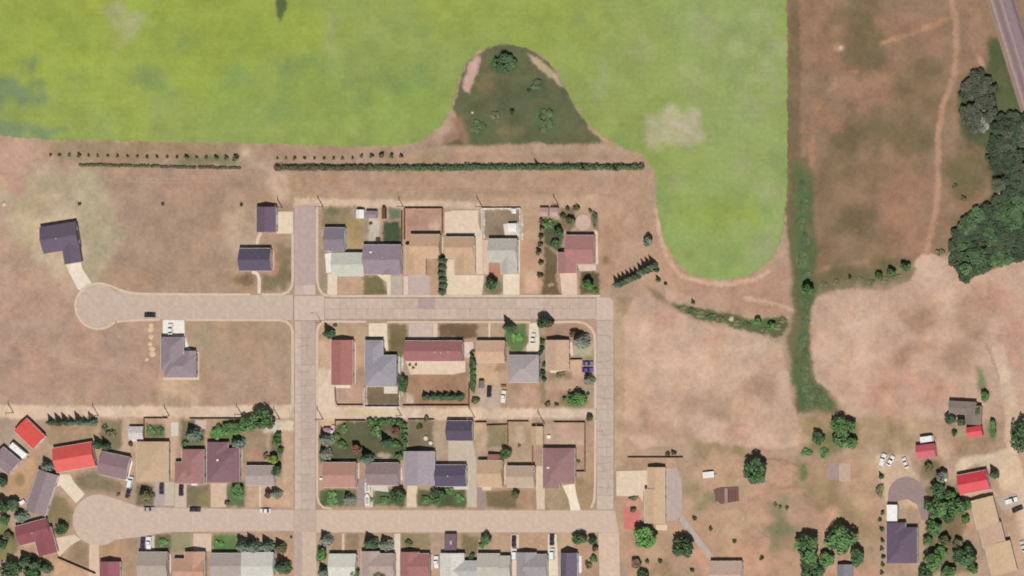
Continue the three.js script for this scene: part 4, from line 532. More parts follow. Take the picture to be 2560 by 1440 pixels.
// centre block
house('salmon pink roofed corner house', [184, 136, 126], [W(808, 1156, 890, 1219, { ridge: 'x', pitch: 0.3 })], { wall: [236, 214, 198] });
house('mauve brown roofed house beside the white boats', [146, 124, 126], [W(916, 1157, 997, 1213, { ridge: 'x', pitch: 0.32 })], { wall: [226, 210, 202] });
house('lilac grey roofed house with cream driveway', [164, 150, 158], [W(1010, 1128, 1086, 1214, { ridge: 'z', type: 'gable', pitch: 0.26 })], { garage: [0, 's'], vents: [[0, 0.1, 0.1, 'p']] });
garage('dark purple garage backing onto the alley', [88, 75, 94], [W(1116, 1052, 1181, 1102, { ridge: 'x', pitch: 0.34 })], { garage: [0, 's'] });
house('dark purple house on the grey concrete yard', [90, 78, 100], [W(1088, 1162, 1165, 1216, { ridge: 'x', pitch: 0.34 })], { vents: [[0, -0.1, 0.05, 't'], [0, 0.9, -0.75, 'p']] });
house('tan roofed house with pink shed annex', [198, 164, 136], [W(1194, 1151, 1256, 1217, { ridge: 'x', pitch: 0.3 })], { wall: [226, 196, 170] });
house('beige roofed house by the pale lane', [190, 164, 144], [W(1267, 1165, 1336, 1218, { ridge: 'x', pitch: 0.32 })], { wall: [226, 200, 184] });
house('big brown mauve house with white roof vent', [152, 114, 114], [W(1357, 1120, 1437, 1208, { type: 'hip', ridge: 'z', pitch: 0.26 }), W(1357, 1170, 1398, 1221, { type: 'hip', ridge: 'z', pitch: 0.26 })], { vents: [[0, -0.62, 0.12, 'w'], [0, 0.2, -0.3, 'p']], garage: [0, 's'] });
shed('dull pink shed touching the tan roofed house', [150, 98, 92], [W(1220, 1136, 1250, 1150, { type: 'shed', ridge: 'z' })], { eave: 2.3 });
shed('plain tan shed inside the brown fenced lot', [200, 168, 136], [W(1328, 1066, 1357, 1112, { ridge: 'z' })], { eave: 2.4 });
shed('pink sided playhouse by the blue spruces', [176, 132, 146], [W(808, 1070, 826, 1082)], { eave: 1.9 });
// east side
house('long tan roofed house facing the salmon patio', [203, 170, 140], [W(1611, 1222, 1662, 1309, { ridge: 'z', pitch: 0.24 }), W(1619, 1168, 1662, 1235, { ridge: 'z', pitch: 0.24 })], { garage: [1, 'w'], vents: [[0, 0.1, 0, 'p']], wall: [228, 210, 196] });
house('beige roofed house at the foot of the slanting path', [196, 166, 150], [W(1776, 1403, 1855, 1470, { ridge: 'x', pitch: 0.3 })], { door: 'n', wall: [230, 208, 190] });
house('big dark purple house with mauve arched driveway', [104, 86, 106], [W(2216, 1318, 2293, 1408, { type: 'hip', ridge: 'z', pitch: 0.3 }), W(2216, 1306, 2264, 1380, { type: 'hip', ridge: 'z', pitch: 0.26 })], { vents: [[0, 0.2, 0, 'p']], door: 'n' });
shed('white flat roofed shed north of the big purple house', [240, 236, 232], [W(2217, 1262, 2243, 1303, { type: 'flat' })], { eave: 2.6 });
shed('pink red roofed barn beside the white camper', [200, 92, 108], [WR(2314, 1128, 48, 34, { ridge: 'x' })], { rot: 7, eave: 3, metal: true, wall: [214, 150, 150] });
house('taupe roofed house among small trees beside the red shed', [134, 118, 108], [W(2372, 1004, 2440, 1036, { ridge: 'x', pitch: 0.2 }), W(2414, 1014, 2452, 1062, { ridge: 'z', pitch: 0.2 })], { rot: -3, vents: [], wall: [170, 152, 140], trim: [150, 136, 126] });
shed('small bright red roofed shed on the taupe yard', [218, 74, 82], [WR(2436, 1079, 38, 26, { ridge: 'x' })], { rot: 9, eave: 2.6, metal: true, wall: [206, 120, 118] });
house('bright crimson roofed house above the tan terrace', [214, 68, 80], [WR(2433, 1206, 76, 50, { ridge: 'x', pitch: 0.36 })], { rot: 11, metal: true });
house('northern unit of the long tan terrace', [204, 174, 142], [WR(2462, 1282, 57, 74, { ridge: 'z', pitch: 0.16 })], { rot: 14, vents: [] });
house('middle unit of the long tan terrace', [198, 162, 140], [WR(2480, 1338, 56, 56, { ridge: 'z', pitch: 0.14 })], { rot: 14, vents: [] });
house('southern unit of the long tan terrace', [206, 174, 140], [WR(2502, 1396, 64, 78, { ridge: 'z', pitch: 0.16 })], { rot: 14, vents: [] });
shed('small grey shed under the big round trees', [134, 126, 134], [W(2093, 1411, 2131, 1450, { ridge: 'z' })], { eave: 2.5, wall: [214, 206, 200] });
// carport
{
  const [cx, cz] = foot(1126, 1355, 2.4), g = thing('carport', 'dark mauve flat carport in front of the off-white house', 'carport', cx, 0, cz);
  mesh('roof', planarUV(box(4.9, 0.16, 6.8, 0, 2.4, 0)), mat('metalroof', 112, 92, 100), g); for (const sx of [-1, 1]) for (const sz of [-1, 1]) mesh('post', box(0.14, 2.31, 0.14, sx * 2.2, 1.155, sz * 3.1), WHITE, g); mesh('skylight', box(0.7, 0.06, 1.6, 0.2, 2.51, 0.3), mat('plain', 190, 184, 190), g);
}

// ------------------------------------------------------------------ fences
function fence(label, rgb, pts, h = 1.6, t = 0.07) {
  const P = pts.map(([u, v]) => [X(u), Z(v)]), g = thing('fence', label, 'fence', P[0][0], 0, P[0][1]); const m = mat('wood', ...rgb), m2 = mat('wood', ...tint(rgb, -10));
  for (let i = 0; i < P.length - 1; i++) {
    const [x0, z0] = P[i], [x1, z1] = P[i + 1], L = Math.hypot(x1 - x0, z1 - z0), n = Math.max(1, Math.round(L / 2.5)), a = -Math.atan2(z1 - z0, x1 - x0), w = L / n, pg = planarUV(box(w - 0.16, h - 0.1, t)), po = box(0.13, h + 0.08, 0.13);
    for (let k = 0; k < n; k++) { const s = (k + 0.5) / n, p = mesh('panel', pg, m, g); p.position.set(x0 + (x1 - x0) * s - P[0][0], h / 2 + 0.02, z0 + (z1 - z0) * s - P[0][1]); p.rotation.y = a; }
    for (let k = i ? 1 : 0; k <= n; k++) { const s = k / n, q = mesh('post', po, m2, g); q.position.set(x0 + (x1 - x0) * s - P[0][0], (h + 0.08) / 2, z0 + (z1 - z0) * s - P[0][1]); }
  }
  return g;
}
const BRN = [150, 108, 88], WHT = [232, 222, 212], PALE = [214, 202, 184], RED = [150, 96, 90];
fence('brown board fence round the yard behind the tan L-shaped house', BRN, [[1013, 598], [1013, 521], [1108, 521], [1108, 582]], 1.8);
fence('white fence round the yard of the light grey house', WHT, [[1208, 596], [1208, 521], [1303, 521], [1303, 598]], 1.5, 0.3);
fence('brown fence round the yard south of the brick red roof', [160, 124, 104], [[839, 968], [841, 1002], [846, 1013], [908, 1013]], 1.4);
fence('pale fence round the yard south of the blue grey house', PALE, [[1003, 892], [1003, 1017], [914, 1017], [914, 968]], 1.5, 0.3);
fence('reddish fence along the alley behind the long red roofed house', RED, [[1008, 1014], [1174, 1014], [1174, 958]], 1.5);
fence('brown fence along the alley behind the broad tan roof', BRN, [[362, 1097], [362, 1046], [420, 1046]], 1.5);
fence('brown fence along the alley behind the plum hipped house', BRN, [[476, 1047], [605, 1047]], 1.5);
fence('brown fence along the alley behind the salmon roof', [160, 116, 90], [[840, 1085], [840, 1052], [914, 1052]], 1.6);
fence('short dusty fence along the alley behind the lilac grey house', RED, [[1022, 1049], [1086, 1049]], 1.4);
fence('short brown fence east of the purple alley garage', BRN, [[1190, 1056], [1217, 1056]], 1.7);
fence('brown fence round the empty tan lot', [164, 126, 98], [[1219, 1064], [1269, 1062], [1271, 1054], [1322, 1054]], 1.5);
fence('brown fence dividing the two tan lots', [160, 124, 98], [[1271, 1060], [1271, 1115]], 1.5);
fence('brown fence west of the plain tan shed', [170, 132, 104], [[1333, 1118], [1333, 1160]], 1.5);
fence('brown fence round the corner yard of the big brown mauve house', [160, 118, 98], [[1386, 1056], [1464, 1056], [1464, 1179], [1440, 1179]], 1.6);
fence('dark fence standing alone north of the long tan house', [138, 110, 90], [[1571, 1144], [1708, 1144]], 1.5);
fence('dark fence slanting beside the crimson roofed house', [120, 84, 66], [[146, 1394], [240, 1434]], 1.8);
fence('short brown fence by the parked blue cars', BRN, [[1423, 899], [1456, 899]], 1.6);
fence('brown fence beside the dark green lawn', [140, 104, 88], [[1006, 528], [1006, 604]], 1.7);

// ------------------------------------------------------------------ trees
// crown meshes of unit radius (y from 0 to 1), built of many small leaf faces
function leafMesh(n, leaf, place, pal) {
  const P = new Float32Array(n * 18), C = new Float32Array(n * 18), a = new THREE.Vector3(), b = new THREE.Vector3(), nn = new THREE.Vector3(), q = new THREE.Vector3();
  for (let i = 0; i < n; i++) {
    const { p, dir, s, c } = place(i); nn.copy(dir).add(q.set(rr(-1, 1), rr(-0.6, 1), rr(-1, 1)).multiplyScalar(0.75)).normalize();
    a.set(rr(-1, 1), rr(-1, 1), rr(-1, 1)).cross(nn).normalize(); b.crossVectors(nn, a); const l = leaf * s * rr(0.7, 1.3), w = l * rr(0.5, 0.8);
    const v = [[-w, -l], [w, -l * 0.6], [w * 0.7, l], [-w * 0.8, l * 0.8]].map(([x, y]) => [p.x + a.x * x + b.x * y, p.y + a.y * x + b.y * y, p.z + a.z * x + b.z * y]);
    [0, 1, 2, 0, 2, 3].forEach((k, j) => { P.set(v[k], i * 18 + j * 3); C.set(c, i * 18 + j * 3); });
  }
  const g = new THREE.BufferGeometry(); g.setAttribute('position', new THREE.BufferAttribute(P, 3)); g.setAttribute('color', new THREE.BufferAttribute(C, 3)); g.computeVertexNormals(); return g;
}
const shadeOf = (v) => { const k = 1 + v * rr(-1, 1), h = rr(-0.12, 0.12); return [k * (1 + h), k, k * (1 - h)]; };
function broadleafCrown(sd, n, leaf, lobes) {
  srand(sd); const L = []; for (let i = 0; i < lobes; i++) { const t = i / lobes * 6.283 + rr(-0.4, 0.4), d = i === 0 ? 0 : rr(0.3, 0.62), r = i === 0 ? 0.6 : rr(0.28, 0.46); L.push([Math.cos(t) * d, i === 0 ? 0.6 : rr(0.32, 0.7), Math.sin(t) * d, r, rr(0.8, 1.2)]); }
  return leafMesh(n, leaf, () => { const [x, y, z, r, k] = L[Math.floor(rnd() * L.length)]; const d = new THREE.Vector3(rr(-1, 1), rr(-1, 1), rr(-1, 1)).normalize(), f = r * Math.pow(rr(0.25, 1), 0.4); const s = shadeOf(0.18); return { p: new THREE.Vector3(x + d.x * f, y + d.y * f * 0.8, z + d.z * f), dir: d, s: 1, c: s.map((q) => q * k) }; });
}
function spruceCrown(sd, n, leaf) {
  srand(sd); const arms = Array.from({ length: 16 }, () => rr(0.78, 1.12));
  return leafMesh(n, leaf, () => { const h = 1 - Math.sqrt(rnd()), t = rnd() * 6.283, k = arms[Math.floor(t / 6.283 * 16) % 16], lay = 0.82 + 0.18 * Math.sin(h * 40 + k * 9), r = (1 - h) * k * lay * Math.pow(rr(0.35, 1), 0.5) + 0.02; return { p: new THREE.Vector3(Math.cos(t) * r, 0.04 + h * 0.96 - r * 0.06, Math.sin(t) * r), dir: new THREE.Vector3(Math.cos(t) * 0.6, 0.75, Math.sin(t) * 0.6), s: 0.6 + 0.6 * (1 - h), c: shadeOf(0.22) }; });
}
const BL = [0, 1, 2, 3, 4].map((i) => broadleafCrown(300 + i * 7, 1500, 0.085, 8 + i)), SP = [0, 1, 2].map((i) => spruceCrown(500 + i * 3, 1100, 0.1)), BU = [0, 1, 2].map((i) => broadleafCrown(700 + i * 3, 420, 0.15, 5 + i));
function trunkGeo(sd) {                               // tapered trunk with limbs, unit height
  srand(sd); const gs = [new THREE.CylinderGeometry(0.025, 0.045, 0.7, 7).translate(0, 0.35, 0)];
  for (let i = 0; i < 5; i++) { const c = new THREE.CylinderGeometry(0.008, 0.018, 0.36, 5).translate(0, 0.18, 0).rotateZ(rr(0.5, 0.9)).rotateY(i / 5 * 6.283 + rr(-0.3, 0.3)).translate(0, rr(0.3, 0.55), 0); gs.push(c); }
  return mergeGeometries(gs);
}
const TR = [trunkGeo(31), trunkGeo(32)], TRS = new THREE.CylinderGeometry(0.004, 0.028, 0.95, 7).translate(0, 0.475, 0);
const BARK = mat('wood', 96, 78, 64);
const leafMats = new Map();
const LEAF = (r, g, b) => { const k = [r, g, b].join(); if (!leafMats.has(k)) leafMats.set(k, new THREE.MeshStandardMaterial({ color: new THREE.Color().setRGB(r, g, b), vertexColors: true, roughness: 0.85, side: THREE.DoubleSide })); return leafMats.get(k); };
const GREEN = { mid: [0.1, 0.19, 0.07], dark: [0.068, 0.125, 0.055], bright: [0.11, 0.24, 0.07], yellow: [0.2, 0.28, 0.06], olive: [0.15, 0.15, 0.08], blue: [0.17, 0.23, 0.18], grey: [0.22, 0.24, 0.2], pine: [0.092, 0.145, 0.08], brown: [0.19, 0.125, 0.095], red: [0.26, 0.1, 0.085], wood: [0.088, 0.098, 0.068], scrub: [0.045, 0.068, 0.036], sedge: [0.074, 0.104, 0.048] };
let treeNo = 0;
function tree(kind, label, u, v, r, h, tone = 'mid', group, rv) { // u, v, r: crown as surveyed from above
  if (kind === 'spruce') h *= 1.3; else if (kind === 'broad') h *= 1.1;
  treeNo++; srand(9000 + treeNo * 17);
  const isS = kind === 'spruce', isB = kind === 'bush', R = r / UNIT, Rv = (rv || r) / UNIT, hc = isS ? h * 0.33 : isB ? h * 0.5 : h * 0.66, [x, z] = foot(u, v, hc);
  const names_ = { spruce: 'spruce_tree', bush: 'bush', broad: 'broadleaf_tree' }, cats = { spruce: 'tree', bush: 'bush', broad: 'tree' };
  const g = thing(names_[kind], label, cats[kind], x, 0, z, 0, group), turn = rnd() * 6.283;
  const geo = isS ? SP[treeNo % 3] : isB ? BU[treeNo % 3] : BL[treeNo % 5], c = mesh(isB ? 'foliage' : 'crown', geo, LEAF(...GREEN[tone]), g), cH = isS ? h * 0.94 : isB ? h : h * 0.86, y0 = isS ? h * 0.06 : isB ? 0 : h * 0.14;
  if (rv) { c.scale.set(R * 1.05, cH, Rv * 1.05); if (rnd() > 0.5) c.rotation.y = Math.PI; } else { c.scale.set(R * 1.05, cH, R * 1.05); c.rotation.y = turn; }
  c.position.y = y0;
  const t = mesh(isB ? 'stem' : 'trunk', isS ? TRS : TR[treeNo % 2], BARK, g); t.scale.set(h, isS ? h : h * 0.95, h); t.rotation.y = turn; if (isB) t.scale.set(h * 0.7, h * 0.6, h * 0.7);
  return g;
}
const spruce = (l, u, v, r, h, tone = 'blue', gp) => tree('spruce', l, u, v, r, h, tone, gp), broad = (l, u, v, r, h, tone, gp, rv) => tree('broad', l, u, v, r, h, tone, gp, rv), bush = (l, u, v, r, h, tone = 'dark', gp, rv) => tree('bush', l, u, v, r, h, tone, gp, rv);

// shelter belts along the crop
{
  srand(61); const us = [126, 149, 173, 197, 221, 244, 269, 293, 319, 343, 368, 392, 418, 443, 467, 491, 515, 541, 565, 590], R0 = us.map((u, i) => [u, 388 + i * 0.4, rr(3.4, 5)]);
  R0[3][2] = 6; R0[14][2] = 6.2; R0[17][2] = 6; R0[18][2] = 6; R0[19][2] = 9;
  for (const [u, v, r] of R0) bush('small round shrub in the western row along the crop', u, v, r, r > 5.5 ? 2.4 : 1.5, 'olive', 'shrubs in the western row along the crop');
  const us2 = [693, 715, 737, 762, 786, 810, 834, 856, 881, 904, 929, 953, 979, 1003], rs = [3, 3, 5, 4.5, 3.8, 3.8, 4, 4.5, 3, 5, 6, 7, 6, 5.5];
  us2.forEach((u, i) => bush('small shrub in the row north of the dark hedge', u, 396 - (i > 8 ? 5 : 0) - (i === 11 ? 3 : 0), rs[i], rs[i] > 5 ? 2.4 : 1.6, 'olive', 'shrubs in the row north of the dark hedge'));
}
function hedge(label, N, u0_, u1_, vAt, br0, br1, bh0, bh1, tones, leaves, leaf, sd) {
  const [hx, hz] = [X((u0_ + u1_) / 2), Z(vAt((u0_ + u1_) / 2))], g = thing('hedge', label, 'hedge', hx, 0, hz); srand(sd);
  for (let k = 0; k < N; k++) {
    const u0 = u0_ + k * (u1_ - u0_) / N, u1 = u0 + (u1_ - u0_) / N, Lm = (u1 - u0) / UNIT;
    const bumps = Array.from({ length: 16 }, (_, i) => [(i + 0.5) / 16 * Lm - Lm / 2 + rr(-0.4, 0.4), rr(-0.2, 0.2), rr(br0, br1), rr(bh0, bh1)]);
    const geo = leafMesh(leaves, leaf, () => { const [bx, bz, br, bh] = bumps[Math.floor(rnd() * 16)], d = new THREE.Vector3(rr(-1, 1), rr(-0.9, 1), rr(-1, 1)).normalize(), f = Math.pow(rr(0.2, 1), 0.35); return { p: new THREE.Vector3(bx + d.x * f * br, bh * 0.5 + d.y * f * bh * 0.5, bz + d.z * f * br), dir: d, s: 1, c: shadeOf(0.2) }; });
    const [x, z] = foot((u0 + u1) / 2, vAt((u0 + u1) / 2), bh0 * 0.6), m = mesh('hedge_section', geo, LEAF(...tones(k)), g); m.position.set(x - hx, 0, z - hz);
  }
}
hedge('long dark green hedge between the crop and the houses', 12, 690, 1606, (u) => (u > 1150 ? 418.5 : 420), 0.95, 1.6, 1.8, 3.1, (k) => k < 3 ? [0.105, 0.1, 0.06] : k < 4 ? [0.1, 0.125, 0.065] : k > 9 ? [0.09, 0.125, 0.055] : [0.075, 0.13, 0.06], 1500, 0.26, 77);
hedge('low thin brown hedge below the shrub row of the vacant lot', 6, 198, 602, (u) => 412 + (u - 198) * 0.022, 0.5, 0.75, 0.8, 1.3, () => [0.12, 0.115, 0.06], 900, 0.22, 78);
for (const [u, v] of [[1337, 392], [1455, 400], [1535, 402]]) spruce('slim dark sapling rising above the long hedge', u + 4, v + 22, 5, 5.5, 'pine', 'saplings rising above the long hedge');
// tongue in the crop
broad('dark round tree at the tip of the grassy tongue', 1262, 158, 28, 4, 'dark'); bush('green thicket on the east of the grassy tongue', 1362, 300, 26, 1.4, 'sedge', null, 32); bush('green thicket on the west of the grassy tongue', 1195, 318, 24, 1.0, 'sedge', null, 20); bush('small dark shrub in the middle of the grassy tongue', 1281, 280, 8, 2, 'dark'); bush('low shrub under the pale scar of the tongue', 1342, 212, 20, 1.0, 'sedge', null, 14); bush('tiny shrub north of the middle of the tongue', 1322, 228, 5, 1.8, 'dark'); bush('low patch of shrub south of the dark round tree', 1240, 290, 14, 1.0, 'olive');
for (const [u, v] of [[199, 511], [407, 511], [604, 512]]) bush('tiny lone shrub standing in the open vacant lot', u, v, 4.5, 1.6, 'dark', 'lone shrubs in the vacant lot');
// north block
[[1104, 650], [1103, 668], [1102, 684], [1104, 699], [1105, 714], [1103, 729]].forEach(([u, v], i) => spruce('dark conifer in the column between the two tan houses', u, v, 11, i ? 4.6 : 6, 'pine', 'conifers between the two tan houses'));
broad('dark leafy tree on the front lawn of the light grey house', 1226, 712, 18, 6, 'dark'); broad('bright green round tree before the mauve L-shaped house', 1469, 710, 17, 6, 'bright'); bush('bright green bush at the foot of the round tree', 1490, 726, 8, 1.6, 'bright');
for (const [u, v, r, h] of [[1353, 554, 7, 3], [1354, 572, 7, 3], [1353, 592, 7, 3], [1351, 612, 7, 3], [1346, 632, 7, 4.5], [1352, 656, 7, 2.4], [1350, 690, 8, 2.8]]) bush('dark bush in the line west of the hedged garden', u, v, r, h, 'olive', 'bushes west of the hedged garden');
broad('dark tree beside the mauve L-shaped house', 1396, 580, 14, 4.5, 'dark'); broad('low tree at the north of the hedged garden', 1424, 552, 14, 3.8, 'olive'); bush('round bush by the alley gate of the hedged garden', 1442, 520, 9, 2.6, 'olive'); bush('small bush beside the pinkish sheds', 1419, 522, 6, 2.2, 'dark'); bush('long shrub curling round the pinkish patio', 1488, 548, 9, 2, 'olive', null, 20); bush('small bush at the patio edge', 1476, 528, 6, 1.6, 'olive');
for (let i = 0; i < 10; i++) spruce('dark spruce in the slanting row beyond the mauve house', 1541 + i * 10, 712 - i * 4.6 - (i > 5 ? 4 : 0), i > 6 ? 11 : 9.5, i > 6 ? 8 : 6.6, i % 3 ? 'pine' : 'blue', 'spruces in the slanting row');
for (const [u, v, h] of [[1640, 676, 5], [1644, 700, 4]]) spruce('slim spruce standing off the end of the slanting row', u, v, 6, h, 'pine', 'slim spruces off the slanting row');
broad('sparse grey tree in the open east of the mauve house', 1619, 604, 14, 5, 'grey'); bush('tiny dark shrub north of the swale', 1664, 709, 4.5, 1.6, 'dark'); bush('small shrub at the head of the swale', 1732, 756, 6, 2, 'dark');
// south block
spruce('dark conifer at the corner of the slab street', 820, 834, 14, 7.5, 'pine'); bush('tiny bush near the corner conifer', 838, 814, 5, 1.4, 'olive'); spruce('tall conifer leaning over the slab street kerb', 1270, 818, 15, 8.5, 'pine'); broad('dark round tree over the cream driveway', 1356, 806, 17, 7, 'dark'); broad('reddish tree beside the dark round tree', 1376, 808, 9, 5, 'brown'); spruce('large grey spruce in the rounded corner garden', 1450, 852, 22, 8.5, 'grey'); broad('brown leaved tree left of the grey spruce', 1432, 836, 9, 4, 'brown'); spruce('dark spruce beside the parked blue cars', 1471, 950, 16, 6, 'grey'); broad('bright green spreading tree by the alley corner', 1441, 998, 24, 5.5, 'bright', null, 20); bush('small dark bush by the bright spreading tree', 1411, 996, 6, 1.8, 'dark'); bush('little brown bush in the corner yard by the alley', 1368, 1010, 8, 1.6, 'olive'); bush('second little bush in the corner yard by the alley', 1391, 1012, 6, 1.6, 'dark'); bush('small dark bush below the dark spruce', 1470, 985, 5, 1.6, 'dark');
bush('tall dark green hedge bush beside the patio end', 1180, 908, 10, 3.2, 'dark', 'hedge column by the long red house', 20); bush('tall dark green hedge bush beside the patio end', 1182, 938, 10, 3, 'dark', 'hedge column by the long red house', 20); bush('tall dark green hedge bush beside the patio end', 1183, 966, 9, 2.6, 'dark', 'hedge column by the long red house', 18); bush('brown bush at the alley end of the hedge column', 1188, 1000, 11, 2, 'olive');
broad('dark oval tree behind the pale walled walk', 1006, 962, 13, 4.6, 'dark', null, 24);
for (let i = 0; i < 6; i++) spruce('dark conifer in the row across the brown back yard', 1063 + i * 17, 992, 11.5, 4.4, 'pine', 'conifers across the brown back yard');
for (const [u, v, r] of [[1355, 854, 8], [1355, 872, 6], [1352, 882, 6], [1361, 912, 7], [1356, 934, 9], [1360, 948, 7]]) bush('dark bush in the line between grey and tan houses', u, v, r, 2.4, 'dark', 'bushes between grey and tan houses');
bush('small dark bush by the tan patio', 1178, 884, 5, 2, 'dark'); for (const [u, v] of [[1024, 912], [1040, 912], [1033, 920]]) bush('potted shrub on the cream patio', u, v, 4, 0.9, 'olive', 'potted shrubs on the cream patio'); bush('small shrub by the blue grey house door', 960, 876, 4.5, 1.4, 'dark'); bush('low bushes south of the tan gabled corner house', 1400, 936, 16, 1.2, 'olive', null, 8);
// south-west
[[125, 9, 6], [143, 10, 7], [160, 10, 7], [177, 8, 5.5], [194, 11, 7.6], [212, 8, 5], [228, 12, 7.4]].forEach(([u, r, h], i) => spruce('blue green spruce in the row along the alley', u, 1056 + (i % 2), r, h, i > 2 ? 'blue' : 'pine', 'spruces along the alley'));
broad('large green tree leaning over the alley', 652, 1046, 27, 8, 'mid'); broad('mid green tree west of the large alley tree', 618, 1062, 26, 6, 'mid'); broad('smaller green tree east of the large alley tree', 676, 1060, 14, 6, 'mid'); spruce('grey green spruce behind the mauve red roof', 481, 1088, 22, 8.5, 'blue'); spruce('grey green spruce against the plum hipped house', 592, 1108, 18, 7.5, 'blue'); spruce('dark conifer behind the turned mauve house', 242, 1112, 12, 7, 'pine'); spruce('second dark conifer behind the turned mauve house', 262, 1116, 12, 7, 'pine');
broad('dark green tree along the street west side', 690, 1104, 13, 4.5, 'mid'); broad('yellow green round tree along the street', 681, 1148, 13, 4.5, 'yellow'); broad('dark green tree beside the small grey house', 691, 1176, 14, 5, 'dark'); bush('brown bush by the yellow green tree', 664, 1140, 9, 2, 'brown'); spruce('blue spruce squeezed beside the long red house', 116, 1166, 16, 7, 'blue'); broad('dark green tree opposite the pointed grey house', 2, 1265, 22, 7, 'dark'); spruce('blue spruce below the pointed grey house', 50, 1290, 20, 6, 'blue'); broad('dark bushy tree beside the brown back yard', 4, 1205, 14, 5, 'dark'); broad('round dark green tree on the bulb lawn', 152, 1322, 16, 5, 'dark');
broad('dark tree west of the dark red house', 4, 1362, 16, 5, 'dark'); spruce('dark conifer south of the dark red house', 62, 1405, 20, 8, 'pine'); spruce('second dark conifer south of the dark red house', 88, 1412, 20, 8, 'pine'); spruce('third dark conifer south of the dark red house', 112, 1420, 16, 7, 'pine'); broad('broad dark tree left of the three dark conifers', 25, 1425, 26, 7, 'dark'); broad('broad dark tree under the three dark conifers', 78, 1442, 26, 6, 'dark');
spruce('grey olive spruce before the broad tan roof', 362, 1238, 20, 6.5, 'olive'); broad('green tree on the lawn before the plum house', 592, 1232, 17, 4.5, 'mid', null, 24); bush('small brown bush at the foot of the lawn tree', 567, 1256, 7, 1.6, 'brown'); spruce('grey spruce before the small grey house', 688, 1234, 15, 6, 'grey'); broad('brown leaved tree next to the grey spruce', 668, 1238, 11, 4.5, 'brown'); bush('small bush east of the turned mauve house', 327, 1110, 7, 1.8, 'olive'); bush('small shrub on the olive lawn near the bulb', 296, 1236, 5, 1.2, 'olive');
spruce('dark blue spruce in front of the grey roof', 604, 1366, 19, 8.5, 'blue'); spruce('second dark blue spruce in front of the grey roof', 630, 1368, 21, 9.5, 'blue'); spruce('blue green spruce before the light grey roof', 666, 1366, 18, 8, 'blue'); spruce('olive spruce near the southern crossing', 698, 1370, 16, 7, 'olive'); spruce('lone dark conifer beside the light grey roof', 704, 1418, 22, 9.5, 'pine'); bush('bright bush on the green front lawn', 548, 1360, 12, 1.4, 'bright'); bush('small bush at the street corner by the olive spruce', 728, 1344, 4, 1.4, 'olive');
for (const [u, v, r, h, t, l] of [[542, 1082, 20, 3, 'bright', 'leafy bush on the bright lawn behind the plum house'], [568, 1070, 20, 3.4, 'mid', 'green tree west of the alley tree cluster'], [592, 1070, 18, 4, 'mid', 'green tree joining the alley tree cluster'], [500, 1098, 10, 2.4, 'olive', 'olive bush east of the grey green spruce'], [462, 1108, 9, 2, 'mid', 'small bush behind the mauve red roof'], [376, 1076, 13, 1.4, 'mid', 'low green bush in the fenced lawn'], [404, 1078, 11, 1.3, 'mid', 'second low green bush in the fenced lawn'], [278, 1084, 14, 2, 'olive', 'olive bush in the yard beside the alley spruces'], [262, 1070, 9, 2, 'olive', 'small olive bush by the alley pole'], [700, 1128, 9, 3, 'mid', 'green bush between the street trees'], [694, 1088, 9, 3, 'mid', 'green bush at the north of the street trees'], [20, 1340, 16, 3, 'olive', 'olive bush west of the dark red house'], [30, 1262, 18, 5, 'pine', 'dark green tree by the blue spruce'], [10, 1302, 14, 4, 'mid', 'green tree under the blue spruce'], [408, 1356, 14, 1.3, 'mid', 'low green shrubbery on the lawn by the white pickup'], [856, 1110, 14, 2.2, 'mid', 'green bush left of the dull red tree'], [838, 1092, 12, 2, 'mid', 'green bush behind the pale blue spruces'], [940, 1078, 16, 2.4, 'mid', 'green bush under the alley hedge'], [990, 1108, 12, 2.4, 'mid', 'green bush by the rust coloured tree'], [1000, 1140, 12, 2.6, 'mid', 'green bush at the corner of the lilac house'], [926, 1250, 9, 1.2, 'bright', 'low bright shrub by the white boats'], [960, 1250, 14, 1.3, 'mid', 'low green shrub on the mauve brown house lawn'], [828, 1246, 20, 1.2, 'mid', 'low green groundcover on the salmon house lawn'], [1148, 1246, 14, 1.3, 'mid', 'low green shrub on the purple house lawn'], [1064, 1248, 14, 1.6, 'mid', 'low green shrub by the cream drive of the lilac house'], [1386, 606, 12, 2.6, 'dark', 'dark bush in the hedged garden'], [1372, 562, 14, 1.8, 'mid', 'green bush at the top of the hedged garden'], [1408, 540, 9, 2.4, 'olive', 'olive bush near the pinkish sheds'], [1292, 845, 16, 1, 'bright', 'low green groundcover beside the cream mid block drive'], [2350, 1248, 16, 4, 'mid', 'small tree filling the gap north in the grove'], [2412, 1300, 14, 3, 'mid', 'small tree west of the terrace'], [2368, 1294, 20, 5, 'dark', 'dark tree in the heart of the grove'], [2350, 1380, 18, 5, 'mid', 'leafy tree south in the grove'], [2395, 1360, 16, 4, 'olive', 'olive tree beside the middle terrace unit']]) (h > 2.9 ? broad : bush)(l, u, v, r, h, t);
